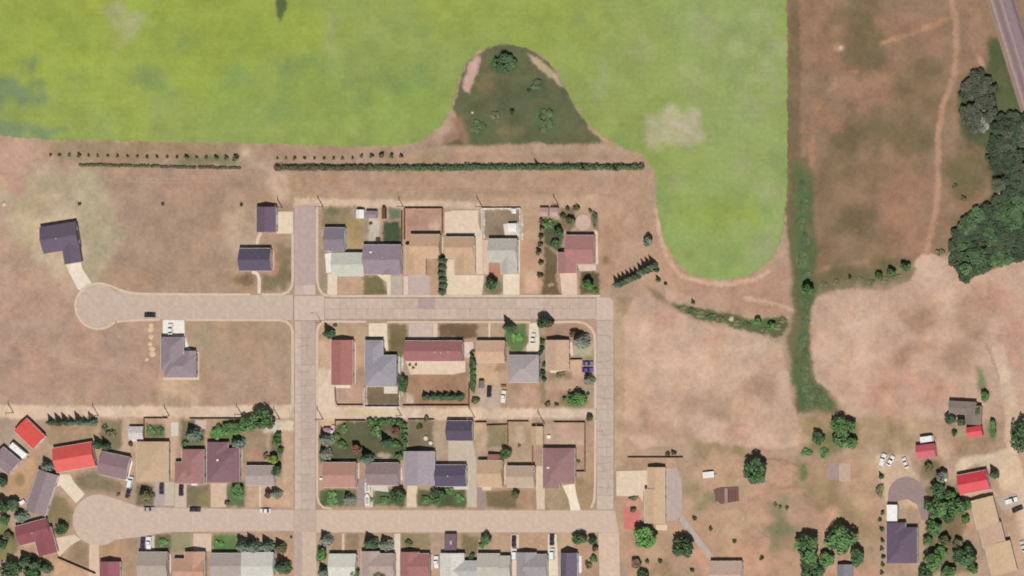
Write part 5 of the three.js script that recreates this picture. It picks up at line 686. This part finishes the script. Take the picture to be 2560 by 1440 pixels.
// centre block
spruce('pale blue spruce at the corner by the alley', 812, 1098, 20, 8, 'grey'); spruce('second pale blue spruce by the salmon roof', 812, 1134, 18, 6.5, 'grey'); spruce('grey spruce between the salmon and mauve roofs', 916, 1148, 18, 9, 'blue'); spruce('dark spruce in the green back yard', 962, 1106, 15, 8, 'pine'); broad('dull red leaved tree in the green back yard', 889, 1122, 14, 4.5, 'red'); broad('rust coloured small tree near the alley hedge', 987, 1076, 11, 3.5, 'red');
for (let i = 0; i < 6; i++) bush('bush in the thick hedge along the alley', 922 + i * 15, 1054, 10, 2.6, 'mid', 'hedge bushes along the alley'); for (let i = 0; i < 6; i++) bush('bush in the hedge beside the lilac grey house', 1010, 1062 + i * 14, 9, 2.6, 'mid', 'hedge bushes beside the lilac grey house');
broad('dark green tree before the dark purple house', 1094, 1240, 22, 5.5, 'dark'); bush('green bush beside the dark purple house steps', 1124, 1228, 12, 1.6, 'mid'); broad('dark green tree before the mauve brown house', 992, 1240, 20, 5, 'dark'); spruce('pale blue spruce on the salmon house lawn', 870, 1248, 16, 6, 'grey'); bush('bush at the alley behind the lilac house', 1066, 1048, 9, 2.4, 'olive'); bush('small bush in the olive yard', 1050, 1068, 8, 1.6, 'dark'); bush('low bush in the green back yard west', 858, 1072, 12, 1.6, 'mid');
broad('round green tree behind the tan roofed house', 1263, 1134, 15, 4.8, 'mid'); broad('small olive tree before the beige house', 1288, 1236, 12, 4, 'olive'); broad('small dark tree at the alley mouth', 1472, 1046, 10, 3.8, 'olive'); bush('tiny bush in the tan lot', 1298, 1114, 5, 1, 'olive'); bush('small bush by the corner yard slab', 1446, 1154, 5, 1, 'olive');
// southern row
spruce('pale grey spruce at the southern street corner', 812, 1350, 18, 7, 'grey'); broad('bright green tree between the corner spruces', 803, 1388, 15, 5, 'bright', null, 22); spruce('grey spruce behind the bright corner tree', 808, 1432, 18, 7, 'blue'); spruce('dark green spruce before the taupe roof', 924, 1358, 19, 8, 'pine'); spruce('pale grey spruce before the taupe roof', 963, 1362, 18, 7, 'grey'); bush('round bush on the lawn of the rose red house', 1022, 1356, 10, 1.8, 'olive'); broad('green tree before the beige grey roof', 1212, 1350, 17, 4.6, 'mid'); bush('dark bush south of that green tree', 1204, 1364, 9, 2, 'bright'); broad('green tree touching the white roof of the southern row', 886, 1434, 13, 4, 'mid'); broad('olive tree behind the taupe roof', 948, 1440, 17, 4, 'olive'); broad('dark green tree at the bend by the steep dark roof', 1446, 1348, 20, 5.5, 'mid', null, 15); broad('small tree east of the bend', 1480, 1354, 12, 5, 'dark'); broad('pale green small tree east of the steep roof', 1486, 1372, 9, 3.4, 'olive'); bush('green bush east of the steep dark roof', 1484, 1398, 11, 2.6, 'mid'); bush('brown bush near the steep dark roof', 1470, 1414, 10, 2, 'olive'); bush('dark bush by the off-white roof', 1180, 1394, 11, 2, 'dark');
// east side
srand(3131);
for (const [u, v, r] of [[1706, 772, 12], [1728, 778, 14], [1752, 786, 15], [1778, 792, 15], [1802, 798, 13], [1842, 808, 12], [1866, 812, 13], [1912, 826, 12], [1946, 818, 13], [1958, 802, 12]]) bush('low olive scrub in the wet swale', u, v, r, rr(0.6, 0.9), rnd() > 0.5 ? 'sedge' : 'olive', 'scrub in the wet swale', r * 0.7);
for (const [u, v, r] of [[2004, 470, 13], [2010, 510, 14], [2002, 556, 14], [2012, 600, 14], [2004, 644, 16], [2016, 690, 14], [2014, 760, 15], [2012, 800, 14], [2008, 850, 14], [2012, 890, 14], [2010, 930, 16], [2018, 965, 18], [2044, 990, 17], [2020, 1005, 18], [2068, 1012, 15]]) bush('low green scrub along the draw', u, v, r, rr(0.3, 0.5), 'sedge', 'scrub along the draw', r * 1.3);
for (const [u, v, r] of [[2060, 712, 12], [2090, 706, 12], [2150, 700, 12], [2180, 706, 12], [2212, 700, 13], [2246, 692, 13]]) bush('low olive scrub west of the turning pad', u, v, r, rr(0.5, 0.8), 'olive', 'scrub west of the turning pad', r * 0.7);
broad('green tree in the draw', 2018, 722, 18, 6, 'mid'); broad('small green tree at the end of the swale', 1893, 803, 10, 3.5, 'bright'); broad('second small green tree at the end of the swale', 1928, 814, 11, 3.5, 'bright'); broad('small green tree west of the turning pad', 2196, 690, 11, 3.5, 'mid'); broad('green tree near the turning pad', 2228, 682, 14, 4.5, 'mid'); broad('green tree closest to the turning pad', 2263, 668, 14, 4.5, 'mid'); bush('tiny dark shrub west of those green trees', 2124, 694, 5, 2, 'dark'); bush('dark shrub on the bare turning pad', 2376, 648, 8, 1.8, 'olive'); bush('shrub beside the dirt track', 2408, 498, 9, 1.8, 'olive'); bush('low dark shrub above the track shrub', 2388, 466, 7, 1.2, 'olive'); bush('green thicket at the head of the turning pad', 2350, 632, 12, 1.4, 'olive');
broad('big dark oval tree in the dry garden', 1886, 1182, 31, 9, 'dark', null, 38); broad('bright green tree south of the long tan house', 1611, 1342, 33, 7, 'bright'); broad('large dark tree beside the slanting path', 1704, 1368, 29, 8, 'dark'); broad('large round tree north of the small grey shed', 2098, 1346, 46, 9, 'mid'); broad('tall round tree west of the large round tree', 2020, 1372, 40, 9, 'mid', null, 48); broad('dark tree east of the small grey shed', 2142, 1390, 20, 6, 'dark', null, 28); broad('dark tree under the tall round tree', 2028, 1432, 34, 8, 'dark');
broad('leafy tree north-west in the draw clump', 2096, 1062, 24, 5.5, 'mid'); broad('leafy tree north-east in the draw clump', 2124, 1066, 18, 5.5, 'mid'); broad('leafy tree in the south of the draw clump', 2100, 1096, 28, 5.5, 'mid'); broad('leafy tree in the south-east of the draw clump', 2128, 1106, 17, 5, 'mid'); broad('dark small tree west of the draw clump', 2044, 1096, 18, 4, 'dark'); bush('low bush below the draw clump', 2016, 1132, 18, 1.4, 'mid', null, 12); bush('low green shrub beneath the draw clump', 2062, 1132, 14, 1.2, 'mid');
for (const [u, v, r, h, t, l] of [[2352, 1192, 18, 5, 'grey', 'grey green tree below the pink red barn'], [2344, 1222, 20, 6, 'dark', 'dark green tree west of the crimson roof'], [2346, 1272, 28, 7, 'mid', 'leafy tree in the grove north of the brick coloured patch'], [2390, 1268, 26, 6.5, 'mid', 'leafy tree between the grove and the terrace'], [2334, 1318, 24, 6.5, 'mid', 'leafy tree in the middle of the grove'], [2362, 1352, 20, 5, 'olive', 'olive tree in the south of the grove'], [2332, 1402, 26, 7, 'mid', 'leafy tree at the southern end of the grove'], [2412, 1392, 30, 7.5, 'dark', 'dark tree beside the southern terrace unit'], [2552, 1092, 26, 8, 'dark', 'dark oval tree across the pale farm track']]) broad(l, u, v, r, h, t, null, l.includes('pale farm track') ? 46 : undefined);
for (const [u, v, r, h, t, l] of [[2322, 1262, 18, 5, 'mid', 'leafy tree by the arched driveway'], [2374, 1236, 16, 4.5, 'mid', 'leafy tree below the crimson roof'], [2420, 1262, 14, 4, 'mid', 'small leafy tree against the northern terrace unit'], [2318, 1352, 14, 4, 'mid', 'leafy tree beside the big purple house'], [2312, 1432, 20, 5, 'dark', 'dark tree south of the big purple house'], [2372, 1432, 22, 5, 'mid', 'leafy tree between purple house and terrace'], [2430, 1420, 18, 4.5, 'mid', 'leafy tree below the dark terrace tree'], [2064, 1400, 22, 5, 'mid', 'leafy tree between the tall and the large round trees'], [2320, 1168, 12, 3.2, 'olive', 'olive tree beneath the pink red barn']]) broad(l, u, v, r, h, t);
broad('round tree on the west of the taupe yard', 2374, 1048, 15, 5, 'pine'); broad('round tree south of the taupe yard', 2402, 1054, 13, 5, 'pine'); bush('small round dark bush near the red shed', 2387, 1082, 9, 2, 'dark'); broad('green tree along the pale eastern track', 2462, 990, 12, 3.5, 'mid', null, 16); broad('tall bush east of the small red shed', 2482, 1072, 10, 3.5, 'mid', null, 28); spruce('dark conifer at the corner of the crimson roof', 2484, 1186, 13, 7, 'pine'); broad('brown tree east of the taupe yard', 2446, 1028, 9, 4, 'olive', null, 16); bush('bush hedge at the mouth of the farmyard', 2200, 1226, 12, 2, 'olive', null, 20); spruce('dark conifer at the north of the farmyard hedge', 2202, 1192, 7, 4, 'pine');
[[2206, 1282], [2200, 1300], [2204, 1324], [2206, 1352], [2204, 1372], [2208, 1392], [2206, 1412], [2204, 1432]].forEach(([u, v]) => bush('small dark bush in the line west of the purple house', u, v, 6, 1.8, 'dark', 'bushes west of the purple house'));
for (const [u, v] of [[1736, 1297], [1776, 1322], [1836, 1354], [1650, 1404], [1731, 1426], [1618, 1404], [1905, 1396]]) bush('small dark shrub scattered in the dry garden', u, v, 6, 1.7, 'dark', 'shrubs scattered in the dry garden');
broad('brown shrubby tree near the southern street', 1590, 1408, 15, 3, 'brown'); broad('dark tree below the brown shrubby tree', 1606, 1440, 17, 4, 'dark'); bush('small green shrub pair by the lone dark fence', 1670, 1136, 6, 2, 'olive'); bush('larger shrub by the lone dark fence', 1684, 1134, 7, 2.6, 'olive'); bush('olive hedge along the salmon patio', 1584, 1246, 15, 1.2, 'olive', null, 7); bush('brown shrub on the salmon patio', 1582, 1274, 8, 2, 'brown'); for (const [u, v] of [[1938, 1262], [1950, 1268], [1968, 1270]]) bush('little green shrub in the vegetable garden', u, v, 6, 1.2, 'olive', 'shrubs in the vegetable garden');
// dark grove in the north-east
{
  const poly = [[2380, 640], [2378, 600], [2398, 565], [2450, 525], [2492, 485], [2492, 440], [2482, 385], [2510, 330], [2545, 290], [2640, 330], [2640, 640], [2560, 636], [2500, 655], [2430, 688], [2400, 680]], pts = []; srand(2024);
  for (let k = 0; k < 4000 && pts.length < 120; k++) { const u = rr(2370, 2640), v = rr(280, 690); if (inside(poly, u, v) && pts.every(([a, b]) => Math.hypot(a - u, b - v) > 15) && Math.hypot(u - 2500, v - 487) > 20) pts.push([u, v]); }
  for (const [u, v] of pts) { const up = v < 470; broad(up ? 'grey green tree in the upper part of the eastern grove' : 'dark green tree packed in the eastern grove', u, v, rr(20, 29), up ? rr(2.6, 3.6) : rr(2.4, 3.4), up ? (rnd() > 0.5 ? 'wood' : 'scrub') : rnd() > 0.7 ? 'dark' : 'scrub', up ? 'trees in the upper eastern grove' : 'trees packed in the eastern grove'); }
  const p2 = []; for (let k = 0; k < 3000 && p2.length < 34; k++) { const a = rnd() * 6.283, r = Math.sqrt(rnd()), u = 2446 + Math.cos(a) * 40 * r, v = 254 + Math.sin(a) * 74 * r; if (p2.every(([x, y]) => Math.hypot(x - u, y - v) > 12)) p2.push([u, v]); }
  for (const [u, v] of p2) broad('thin grey tree in the oval thicket by the highway', u, v, rr(13, 18), rr(2.6, 3.4), v > 270 && u > 2450 && rnd() > 0.6 ? 'grey' : 'wood', 'thin trees in the oval thicket');
  for (const [u, v] of [[2504, 302], [2530, 296], [2492, 322], [2518, 318], [2540, 316], [2488, 350]]) broad('dark low tree linking the oval thicket to the grove', u, v, rr(18, 24), rr(2.6, 3.4), 'scrub', 'trees linking thicket and grove');
  broad('bright leafy tree at the southern tip of the eastern grove', 2414, 670, 18, 5, 'mid');
}

// ------------------------------------------------------------------ vehicles
const carProfile = (pts) => { const s = new THREE.Shape(); pts.forEach(([x, y], i) => i ? s.lineTo(x, y) : s.moveTo(x, y)); s.closePath(); return s; };
const ex = (pts, w, bev = 0.06) => { const g = new THREE.ExtrudeGeometry(carProfile(pts), { depth: w - 2 * bev, bevelEnabled: true, bevelThickness: bev, bevelSize: bev, bevelSegments: 2 }); return g.translate(0, 0, -(w - 2 * bev) / 2); };
const TYRE = new THREE.CylinderGeometry(0.33, 0.33, 0.22, 16).rotateX(Math.PI / 2), RIM = new THREE.CylinderGeometry(0.2, 0.2, 0.24, 10).rotateX(Math.PI / 2), LAMP = box(0.1, 0.14, 0.36);
const CAR = {
  car: { body: ex([[-2.2, 0.35], [2.2, 0.35], [2.25, 0.7], [1.9, 0.86], [0.95, 0.95], [-1.5, 0.97], [-2.2, 0.9], [-2.28, 0.6]], 1.78), glass: ex([[1.0, 0.93], [0.35, 1.36], [-1.1, 1.38], [-1.75, 0.95]], 1.5, 0.08), roof: ex([[0.32, 1.38], [0.25, 1.44], [-1.0, 1.46], [-1.1, 1.4]], 1.42, 0.04), wb: 1.35, half: 0.82, front: 2.2, y: 0.66 },
  pickup: { body: ex([[-2.6, 0.45], [2.6, 0.45], [2.62, 0.9], [2.3, 1.02], [1.2, 1.08], [-0.5, 1.08], [-0.52, 0.72], [-2.5, 0.72], [-2.62, 1.02], [-2.7, 0.6]], 1.9), glass: ex([[1.15, 1.06], [0.65, 1.66], [-0.5, 1.68], [-0.62, 1.08]], 1.62, 0.08), roof: ex([[0.62, 1.68], [0.56, 1.76], [-0.46, 1.78], [-0.52, 1.7]], 1.54, 0.04), wb: 1.65, half: 0.86, front: 2.55, y: 0.78 },
  van: { body: ex([[-2.4, 0.4], [2.3, 0.4], [2.35, 0.9], [1.6, 1.12], [-2.38, 1.12]], 1.9), glass: ex([[1.55, 1.1], [1.0, 1.72], [-2.2, 1.76], [-2.34, 1.1]], 1.7, 0.08), roof: ex([[0.98, 1.74], [0.9, 1.84], [-2.1, 1.86], [-2.2, 1.76]], 1.62, 0.04), wb: 1.45, half: 0.86, front: 2.25, y: 0.78 },
};
function vehicle(kind, label, u, v, deg, rgb, y = 0.06) {
  const c = CAR[kind], [x, z] = foot(u, v, 1.1), g = thing(kind === 'van' ? 'parked_van' : kind === 'pickup' ? 'pickup_truck' : 'parked_car', label, kind === 'pickup' ? 'pickup truck' : kind, x, y, z, deg * Math.PI / 180), m = mat('paint', ...rgb);
  mesh('body', c.body, m, g); const gl = mesh('windows', c.glass, GLASS, g); mesh('roof', c.roof, m, g);
  for (const sx of [-1, 1]) for (const sz of [-1, 1]) { const w = mesh('wheel', TYRE, RUBBER, g); w.position.set(sx * c.wb, 0.33, sz * c.half); mesh('rim', RIM, mat('metal', 190, 188, 186), w); }
  for (const sz of [-1, 1]) { const l = mesh('headlight', LAMP, mat('plain', 235, 232, 222), g); l.position.set(c.front, c.y, sz * 0.6); const t = mesh('tail_light', LAMP, mat('plain', 170, 40, 36), g); t.position.set(-c.front - (kind === 'pickup' ? 0.1 : 0.02), c.y, sz * 0.6); }
  return g;
}
vehicle('car', 'black car parked on the street by the white driveway', 374, 788, 0, [44, 36, 44]);
vehicle('car', 'white car on the white driveway of the grey house', 425, 823, 90, [246, 242, 236], 0.07);
vehicle('car', 'dark purple car on the street below the olive lawn', 487, 1274, 0, [66, 52, 66]);
vehicle('car', 'white car parked on the street near the crossing', 662, 1277, 180, [246, 240, 232]);
vehicle('car', 'grey car parked at the bulb street edge', 372, 1273, 0, [188, 176, 166]);
vehicle('van', 'white van beside the turned mauve house', 325, 1206, 76, [244, 240, 240]);
vehicle('car', 'dark blue car in front of the white van', 320, 1232, 76, [72, 58, 88]);
vehicle('car', 'dark purple car on the grey mauve driveway', 403, 1222, 90, [74, 60, 80], 0.07);
vehicle('car', 'dark maroon car on the pinkish driveway', 452, 1226, 90, [72, 40, 48], 0.07);
vehicle('car', 'black car parked along the yard path behind tan house', 1222, 979, 88, [50, 40, 38]);
vehicle('pickup', 'white pickup parked in the yard behind the tan patio', 1258, 992, 82, [242, 236, 226]);
vehicle('car', 'blue grey car beside the corner fence', 1469, 909, 0, [128, 116, 150]);
vehicle('car', 'violet blue car beside the dark spruce', 1468, 925, 0, [104, 84, 150]);
vehicle('car', 'white car on the cream mid block driveway', 1332, 847, 84, [242, 238, 230], 0.07);
vehicle('car', 'dark purple car left of the white pickup', 356, 1358, 88, [76, 60, 96], 0.07);
vehicle('pickup', 'white pickup in front of the greige roof', 371, 1358, 88, [248, 244, 240], 0.07);
vehicle('car', 'maroon car on the drive between beige and grey roofs', 1284, 1354, 90, [78, 44, 60], 0.07);
vehicle('van', 'white van behind the maroon car', 1286, 1386, 90, [248, 244, 238], 0.07);
vehicle('car', 'maroon car on the drive by the steep dark roof', 1379, 1350, 90, [74, 48, 66], 0.07);
vehicle('van', 'white van on the drive by the steep dark roof', 1380, 1386, 90, [248, 244, 236], 0.07);
vehicle('pickup', 'white pickup between the rose red and off-white roofs', 1090, 1406, 90, [248, 244, 240]);
vehicle('pickup', 'white pickup at the gate of the cream farmyard', 2206, 1150, 70, [244, 240, 234]);
vehicle('car', 'white car beside the farmyard pickup', 2226, 1152, 60, [246, 242, 236]);
vehicle('car', 'small white car alone in the cream farmyard', 2263, 1157, 110, [240, 232, 222]);
vehicle('pickup', 'white pickup on the pad of the tan terrace', 2528, 1252, 16, [246, 242, 234], 0.07);
vehicle('car', 'dark brown car by the tan terrace', 2543, 1273, 24, [66, 48, 46]);
vehicle('car', 'light pink car at the corner of the alley fence', 828, 1076, 60, [226, 200, 200]);
vehicle('car', 'silver car beside the southern terrace unit', 2557, 1366, 106, [226, 214, 202]);
function trailer(label, u, v, deg, L, Wd, H, rgb) {
  const [x, z] = foot(u, v, H), g = thing('camper_trailer', label, 'camper', x, 0, z, deg * Math.PI / 180), m = mat('paint', ...rgb);
  mesh('body', ex([[-L / 2, 0.55], [L / 2, 0.55], [L / 2 + 0.1, 1.2], [L / 2 - 0.25, H - 0.1], [L / 2 - 0.6, H], [-L / 2 + 0.1, H], [-L / 2, H - 0.2]], Wd, 0.08), m, g);
  for (const s of [-1, 1]) { const w = mesh('window', box(1.1, 0.6, 0.05), GLASS, g); w.position.set(0.6, H * 0.66, s * (Wd / 2 + 0.01)); const w2 = mesh('wheel', TYRE, RUBBER, g); w2.position.set(-0.3, 0.33, s * (Wd / 2 - 0.3)); }
  mesh('roof_hatch', box(0.6, 0.14, 0.6, -L * 0.2, H + 0.1, 0), mat('plain', 214, 212, 208), g); mesh('hitch', box(1.2, 0.1, 0.12, L / 2 + 0.6, 0.5, 0), DARK, g);
}
trailer('long white camper beside the diagonal red garage', 44, 1126, -40, 7.6, 2.5, 2.9, [248, 246, 242]);
trailer('white camper behind the pink red barn', 2315, 1098, 8, 5.0, 2.4, 2.7, [248, 244, 242]);
trailer('low white utility trailer in the dry garden', 1770, 1187, 6, 4.4, 2.6, 1.5, [244, 236, 228]);
function boat(label, u, v, deg) {
  const [x, z] = foot(u, v, 1.2), g = thing('boat', label, 'boat', x, 0.06, z, deg * Math.PI / 180), s = new THREE.Shape(); s.moveTo(-2.2, -0.95); s.lineTo(0.9, -0.95); s.quadraticCurveTo(2.2, -0.7, 2.6, 0); s.quadraticCurveTo(2.2, 0.7, 0.9, 0.95); s.lineTo(-2.2, 0.95); s.closePath();
  mesh('hull', new THREE.ExtrudeGeometry(s, { depth: 0.7, bevelEnabled: true, bevelSize: 0.05, bevelThickness: 0.1, bevelSegments: 2 }).rotateX(-Math.PI / 2).translate(0, 0.55, 0), mat('paint', 246, 242, 236), g); mesh('cockpit', box(2.2, 0.12, 1.3, -0.6, 1.36, 0), mat('plain', 190, 180, 172), g); mesh('windscreen', box(0.12, 0.4, 1.3, 0.7, 1.5, 0), GLASS, g); for (const k of [-1, 1]) { const w = mesh('trailer_wheel', TYRE, RUBBER, g); w.position.set(-0.6, 0.33, k * 0.9); }
}
boat('white boat on the pale driveway nearer the mauve roof', 918, 1218, 92); boat('white boat on the pale driveway nearer the street', 918, 1250, 92);

// ------------------------------------------------------------------ utility poles, pool, piles, plot
function pole(label, u, v, h, arms = true) { const g = thing('utility_pole', label, 'pole', X(u), 0, Z(v), 0, 'utility poles along the alleys'); mesh('pole', new THREE.CylinderGeometry(0.14, 0.2, h, 8).translate(0, h / 2, 0), mat('wood', 168, 142, 120), g); if (arms) { mesh('crossarm', box(0.14, 0.16, 2.2, 0.14, h - 0.6, 0), mat('wood', 168, 142, 120), g); for (const z of [-0.9, 0, 0.9]) mesh('insulator', new THREE.CylinderGeometry(0.06, 0.08, 0.2, 6).translate(0.14, h - 0.42, z), mat('plain', 170, 160, 150), g); } }
for (const [u, v, h] of [[808, 517, 9], [1008, 516, 7.5], [1206, 517, 9], [1396, 511, 8], [706, 519, 8.5]]) pole('brown wooden pole along the northern alley', u, v, h);
for (const [u, v, h] of [[34, 1032, 9], [246, 1039, 9.5], [424, 1040, 8.5], [604, 1036, 8.5], [699, 1047, 9.5], [808, 1048, 9.5], [1004, 1039, 7], [1187, 1044, 9.5], [1361, 1058, 10.5]]) pole('brown wooden pole along the middle alley', u, v, h);
{ const g = thing('street_lamp', 'tall grey street lamp at the corner conifer', 'street lamp', X(804), 0, Z(806)); mesh('pole', new THREE.CylinderGeometry(0.08, 0.12, 8, 8).translate(0, 4, 0), mat('metal', 150, 146, 142), g); mesh('arm', new THREE.CylinderGeometry(0.04, 0.05, 1.8, 6).rotateZ(Math.PI / 2).translate(-0.9, 7.9, 0), mat('metal', 150, 146, 142), g); mesh('lamp_head', box(0.6, 0.14, 0.26, -1.9, 7.85, 0), mat('metal', 170, 166, 160), g); }
{ const [x, z] = foot(1282, 569, 1.4), g = thing('canopy_tent', 'bright white canopy in the white fenced yard', 'canopy', x, 0, z); const c = new THREE.ConeGeometry(2.5, 0.7, 4, 1).rotateY(Math.PI / 4).translate(0, 2.4, 0); mesh('canopy', planarUV(c), WHITE, g); mesh('valance', box(3.5, 0.25, 3.5, 0, 1.98, 0), WHITE, g); for (const a of [-1, 1]) for (const b of [-1, 1]) mesh('leg', box(0.07, 1.86, 0.07, a * 1.65, 0.93, b * 1.65), mat('metal', 180, 178, 176), g); }
function crate(name, label, cat, u, v, w, d, h, rgb, deg = 0) { const [x, z] = foot(u, v, h), g = thing(name, label, cat, x, 0.0, z, deg * Math.PI / 180); mesh('body', box(w, h - 0.08, d, 0, (h - 0.08) / 2, 0), mat('wood', ...rgb), g); mesh('lid', box(w + 0.08, 0.08, d + 0.08, 0, h - 0.03, 0), mat('plain', ...tint(rgb, 14)), g); }
crate('storage_box', 'dark storage box on the gravel yard by the dark green lawn', 'box', 926, 559, 1.2, 0.8, 0.9, [70, 60, 58], 20); crate('storage_box', 'dark storage box against the mauve grey roofed house', 'box', 944, 599, 1.6, 1.0, 1.1, [62, 54, 54]); crate('storage_box', 'dark box beside the tan L-shaped house', 'box', 1024, 628, 1.8, 1.2, 1.2, [96, 62, 52], 30); crate('storage_box', 'white box beside the fence of the plain tan shed', 'box', 1372, 1092, 1.4, 1.2, 1.0, [240, 226, 206], 10); crate('storage_box', 'dark box near the round tree behind the tan house', 'box', 1182, 878, 1.2, 0.8, 0.9, [80, 62, 52]); crate('storage_box', 'pale box west of the salmon roof', 'box', 803, 1197, 1.4, 0.8, 0.9, [232, 222, 204]); crate('storage_box', 'pale box in the brown yard by the pointed house', 'box', 55, 1256, 2.2, 1.4, 1.2, [232, 214, 214], 30); crate('storage_box', 'pale crate behind the mauve red house', 'box', 500, 1075, 1.3, 0.9, 0.8, [216, 196, 186]); crate('storage_box', 'pale box at the door of the crimson roofed house above the terrace', 'box', 2362, 1200, 1.4, 1.0, 0.9, [232, 224, 210]); crate('storage_box', 'brown box in the yard with the white pickup', 'box', 1258, 965, 2.0, 0.9, 0.9, [120, 84, 64]);
{ const t = thing('garden_table', 'small round table on the olive lilac house yard', 'table', X(1066), 0, Z(1096)); mesh('top', new THREE.CylinderGeometry(0.9, 0.9, 0.06, 20).translate(0, 0.74, 0), mat('plain', 216, 206, 186), t); mesh('leg', new THREE.CylinderGeometry(0.06, 0.25, 0.72, 10).translate(0, 0.36, 0), WHITE, t); }
{ const t = thing('garden_table', 'small round table by the wall of the lilac grey house', 'table', X(1078), 0, Z(1108)); mesh('top', new THREE.CylinderGeometry(0.8, 0.8, 0.06, 20).translate(0, 0.74, 0), mat('plain', 222, 212, 192), t); mesh('leg', new THREE.CylinderGeometry(0.06, 0.25, 0.72, 10).translate(0, 0.36, 0), WHITE, t); }
srand(888);
function pile(name, label, cat, u, v, r, h, rgb, group) { const geo = new THREE.SphereGeometry(1, 18, 8, 0, 6.2832, 0, Math.PI / 2), p = geo.attributes.position; for (let i = 0; i < p.count; i++) { const x = p.getX(i), z = p.getZ(i), k = 0.8 + 0.4 * vn(x * 2 + u, z * 2 + v); p.setXYZ(i, x * k, p.getY(i) * k, z * k); } geo.computeVertexNormals(); const m = mesh(numbered(name), planarUV(geo), mat('plain', ...rgb), scene); m.scale.set(r / UNIT, h, r / UNIT); m.position.set(X(u), -0.03, Z(v)); m.userData = { label, category: cat }; if (group) m.userData.group = group; }
for (const [u, v, r, h] of [[377, 812, 7, 0.5], [376, 822, 8, 0.45], [377, 842, 7, 0.3], [375, 860, 6, 0.3], [380, 872, 8, 0.3], [381, 884, 8, 0.35], [367, 898, 5, 0.3]]) pile('sand_pile', 'small pale sand pile in the line beside the grey house', 'sand pile', u, v, r, h, [220, 186, 150], 'sand piles beside the grey house');
pile('boulder', 'pale boulder lying in the green swale', 'boulder', 1828, 797, 7, 0.8, [200, 182, 154]); pile('boulder', 'white boulder at the edge of the eastern grove', 'boulder', 2500, 488, 7, 1.0, [222, 222, 212]); pile('boulder', 'pale boulder in the vacant lot beyond the L-shaped house', 'boulder', 10, 510, 6, 0.7, [206, 184, 160]); pile('boulder', 'small white rock on the west of the grassy tongue', 'boulder', 1181, 281, 3.5, 0.5, [214, 200, 176]);
{ // garden plot: rows of turned earth inside a kerb of boards
  const g = thing('garden_plot', 'dark brown vegetable plot with a grey strip in the dry garden', 'garden plot', X(1815), 0, Z(1239)); mesh('soil_bed', sheetGeo([[1783, 1224], [1800, 1218], [1846, 1216], [1848, 1252], [1802, 1260], [1792, 1252]], 0.1, 0.12).translate(-X(1815), 0, -Z(1239)), mat('wood', 118, 84, 74), g);
  for (let i = 0; i < 7; i++) { if (i === 3) continue; const m = mesh('furrow', planarUV(new THREE.CylinderGeometry(0.28, 0.28, 5, 8, 1).rotateX(Math.PI / 2)), mat('wood', i > 3 ? 108 : 124, i > 3 ? 72 : 92, i > 3 ? 68 : 78), g); m.scale.y = 0.5; m.position.set(-4.2 + i * 1.35, 0.08, 0.1); }
  mesh('path_strip', box(1.2, 0.06, 6, 0.1, 0.12, 0), mat('concrete', 160, 142, 128), g);
}

renderer.render(scene, camera);
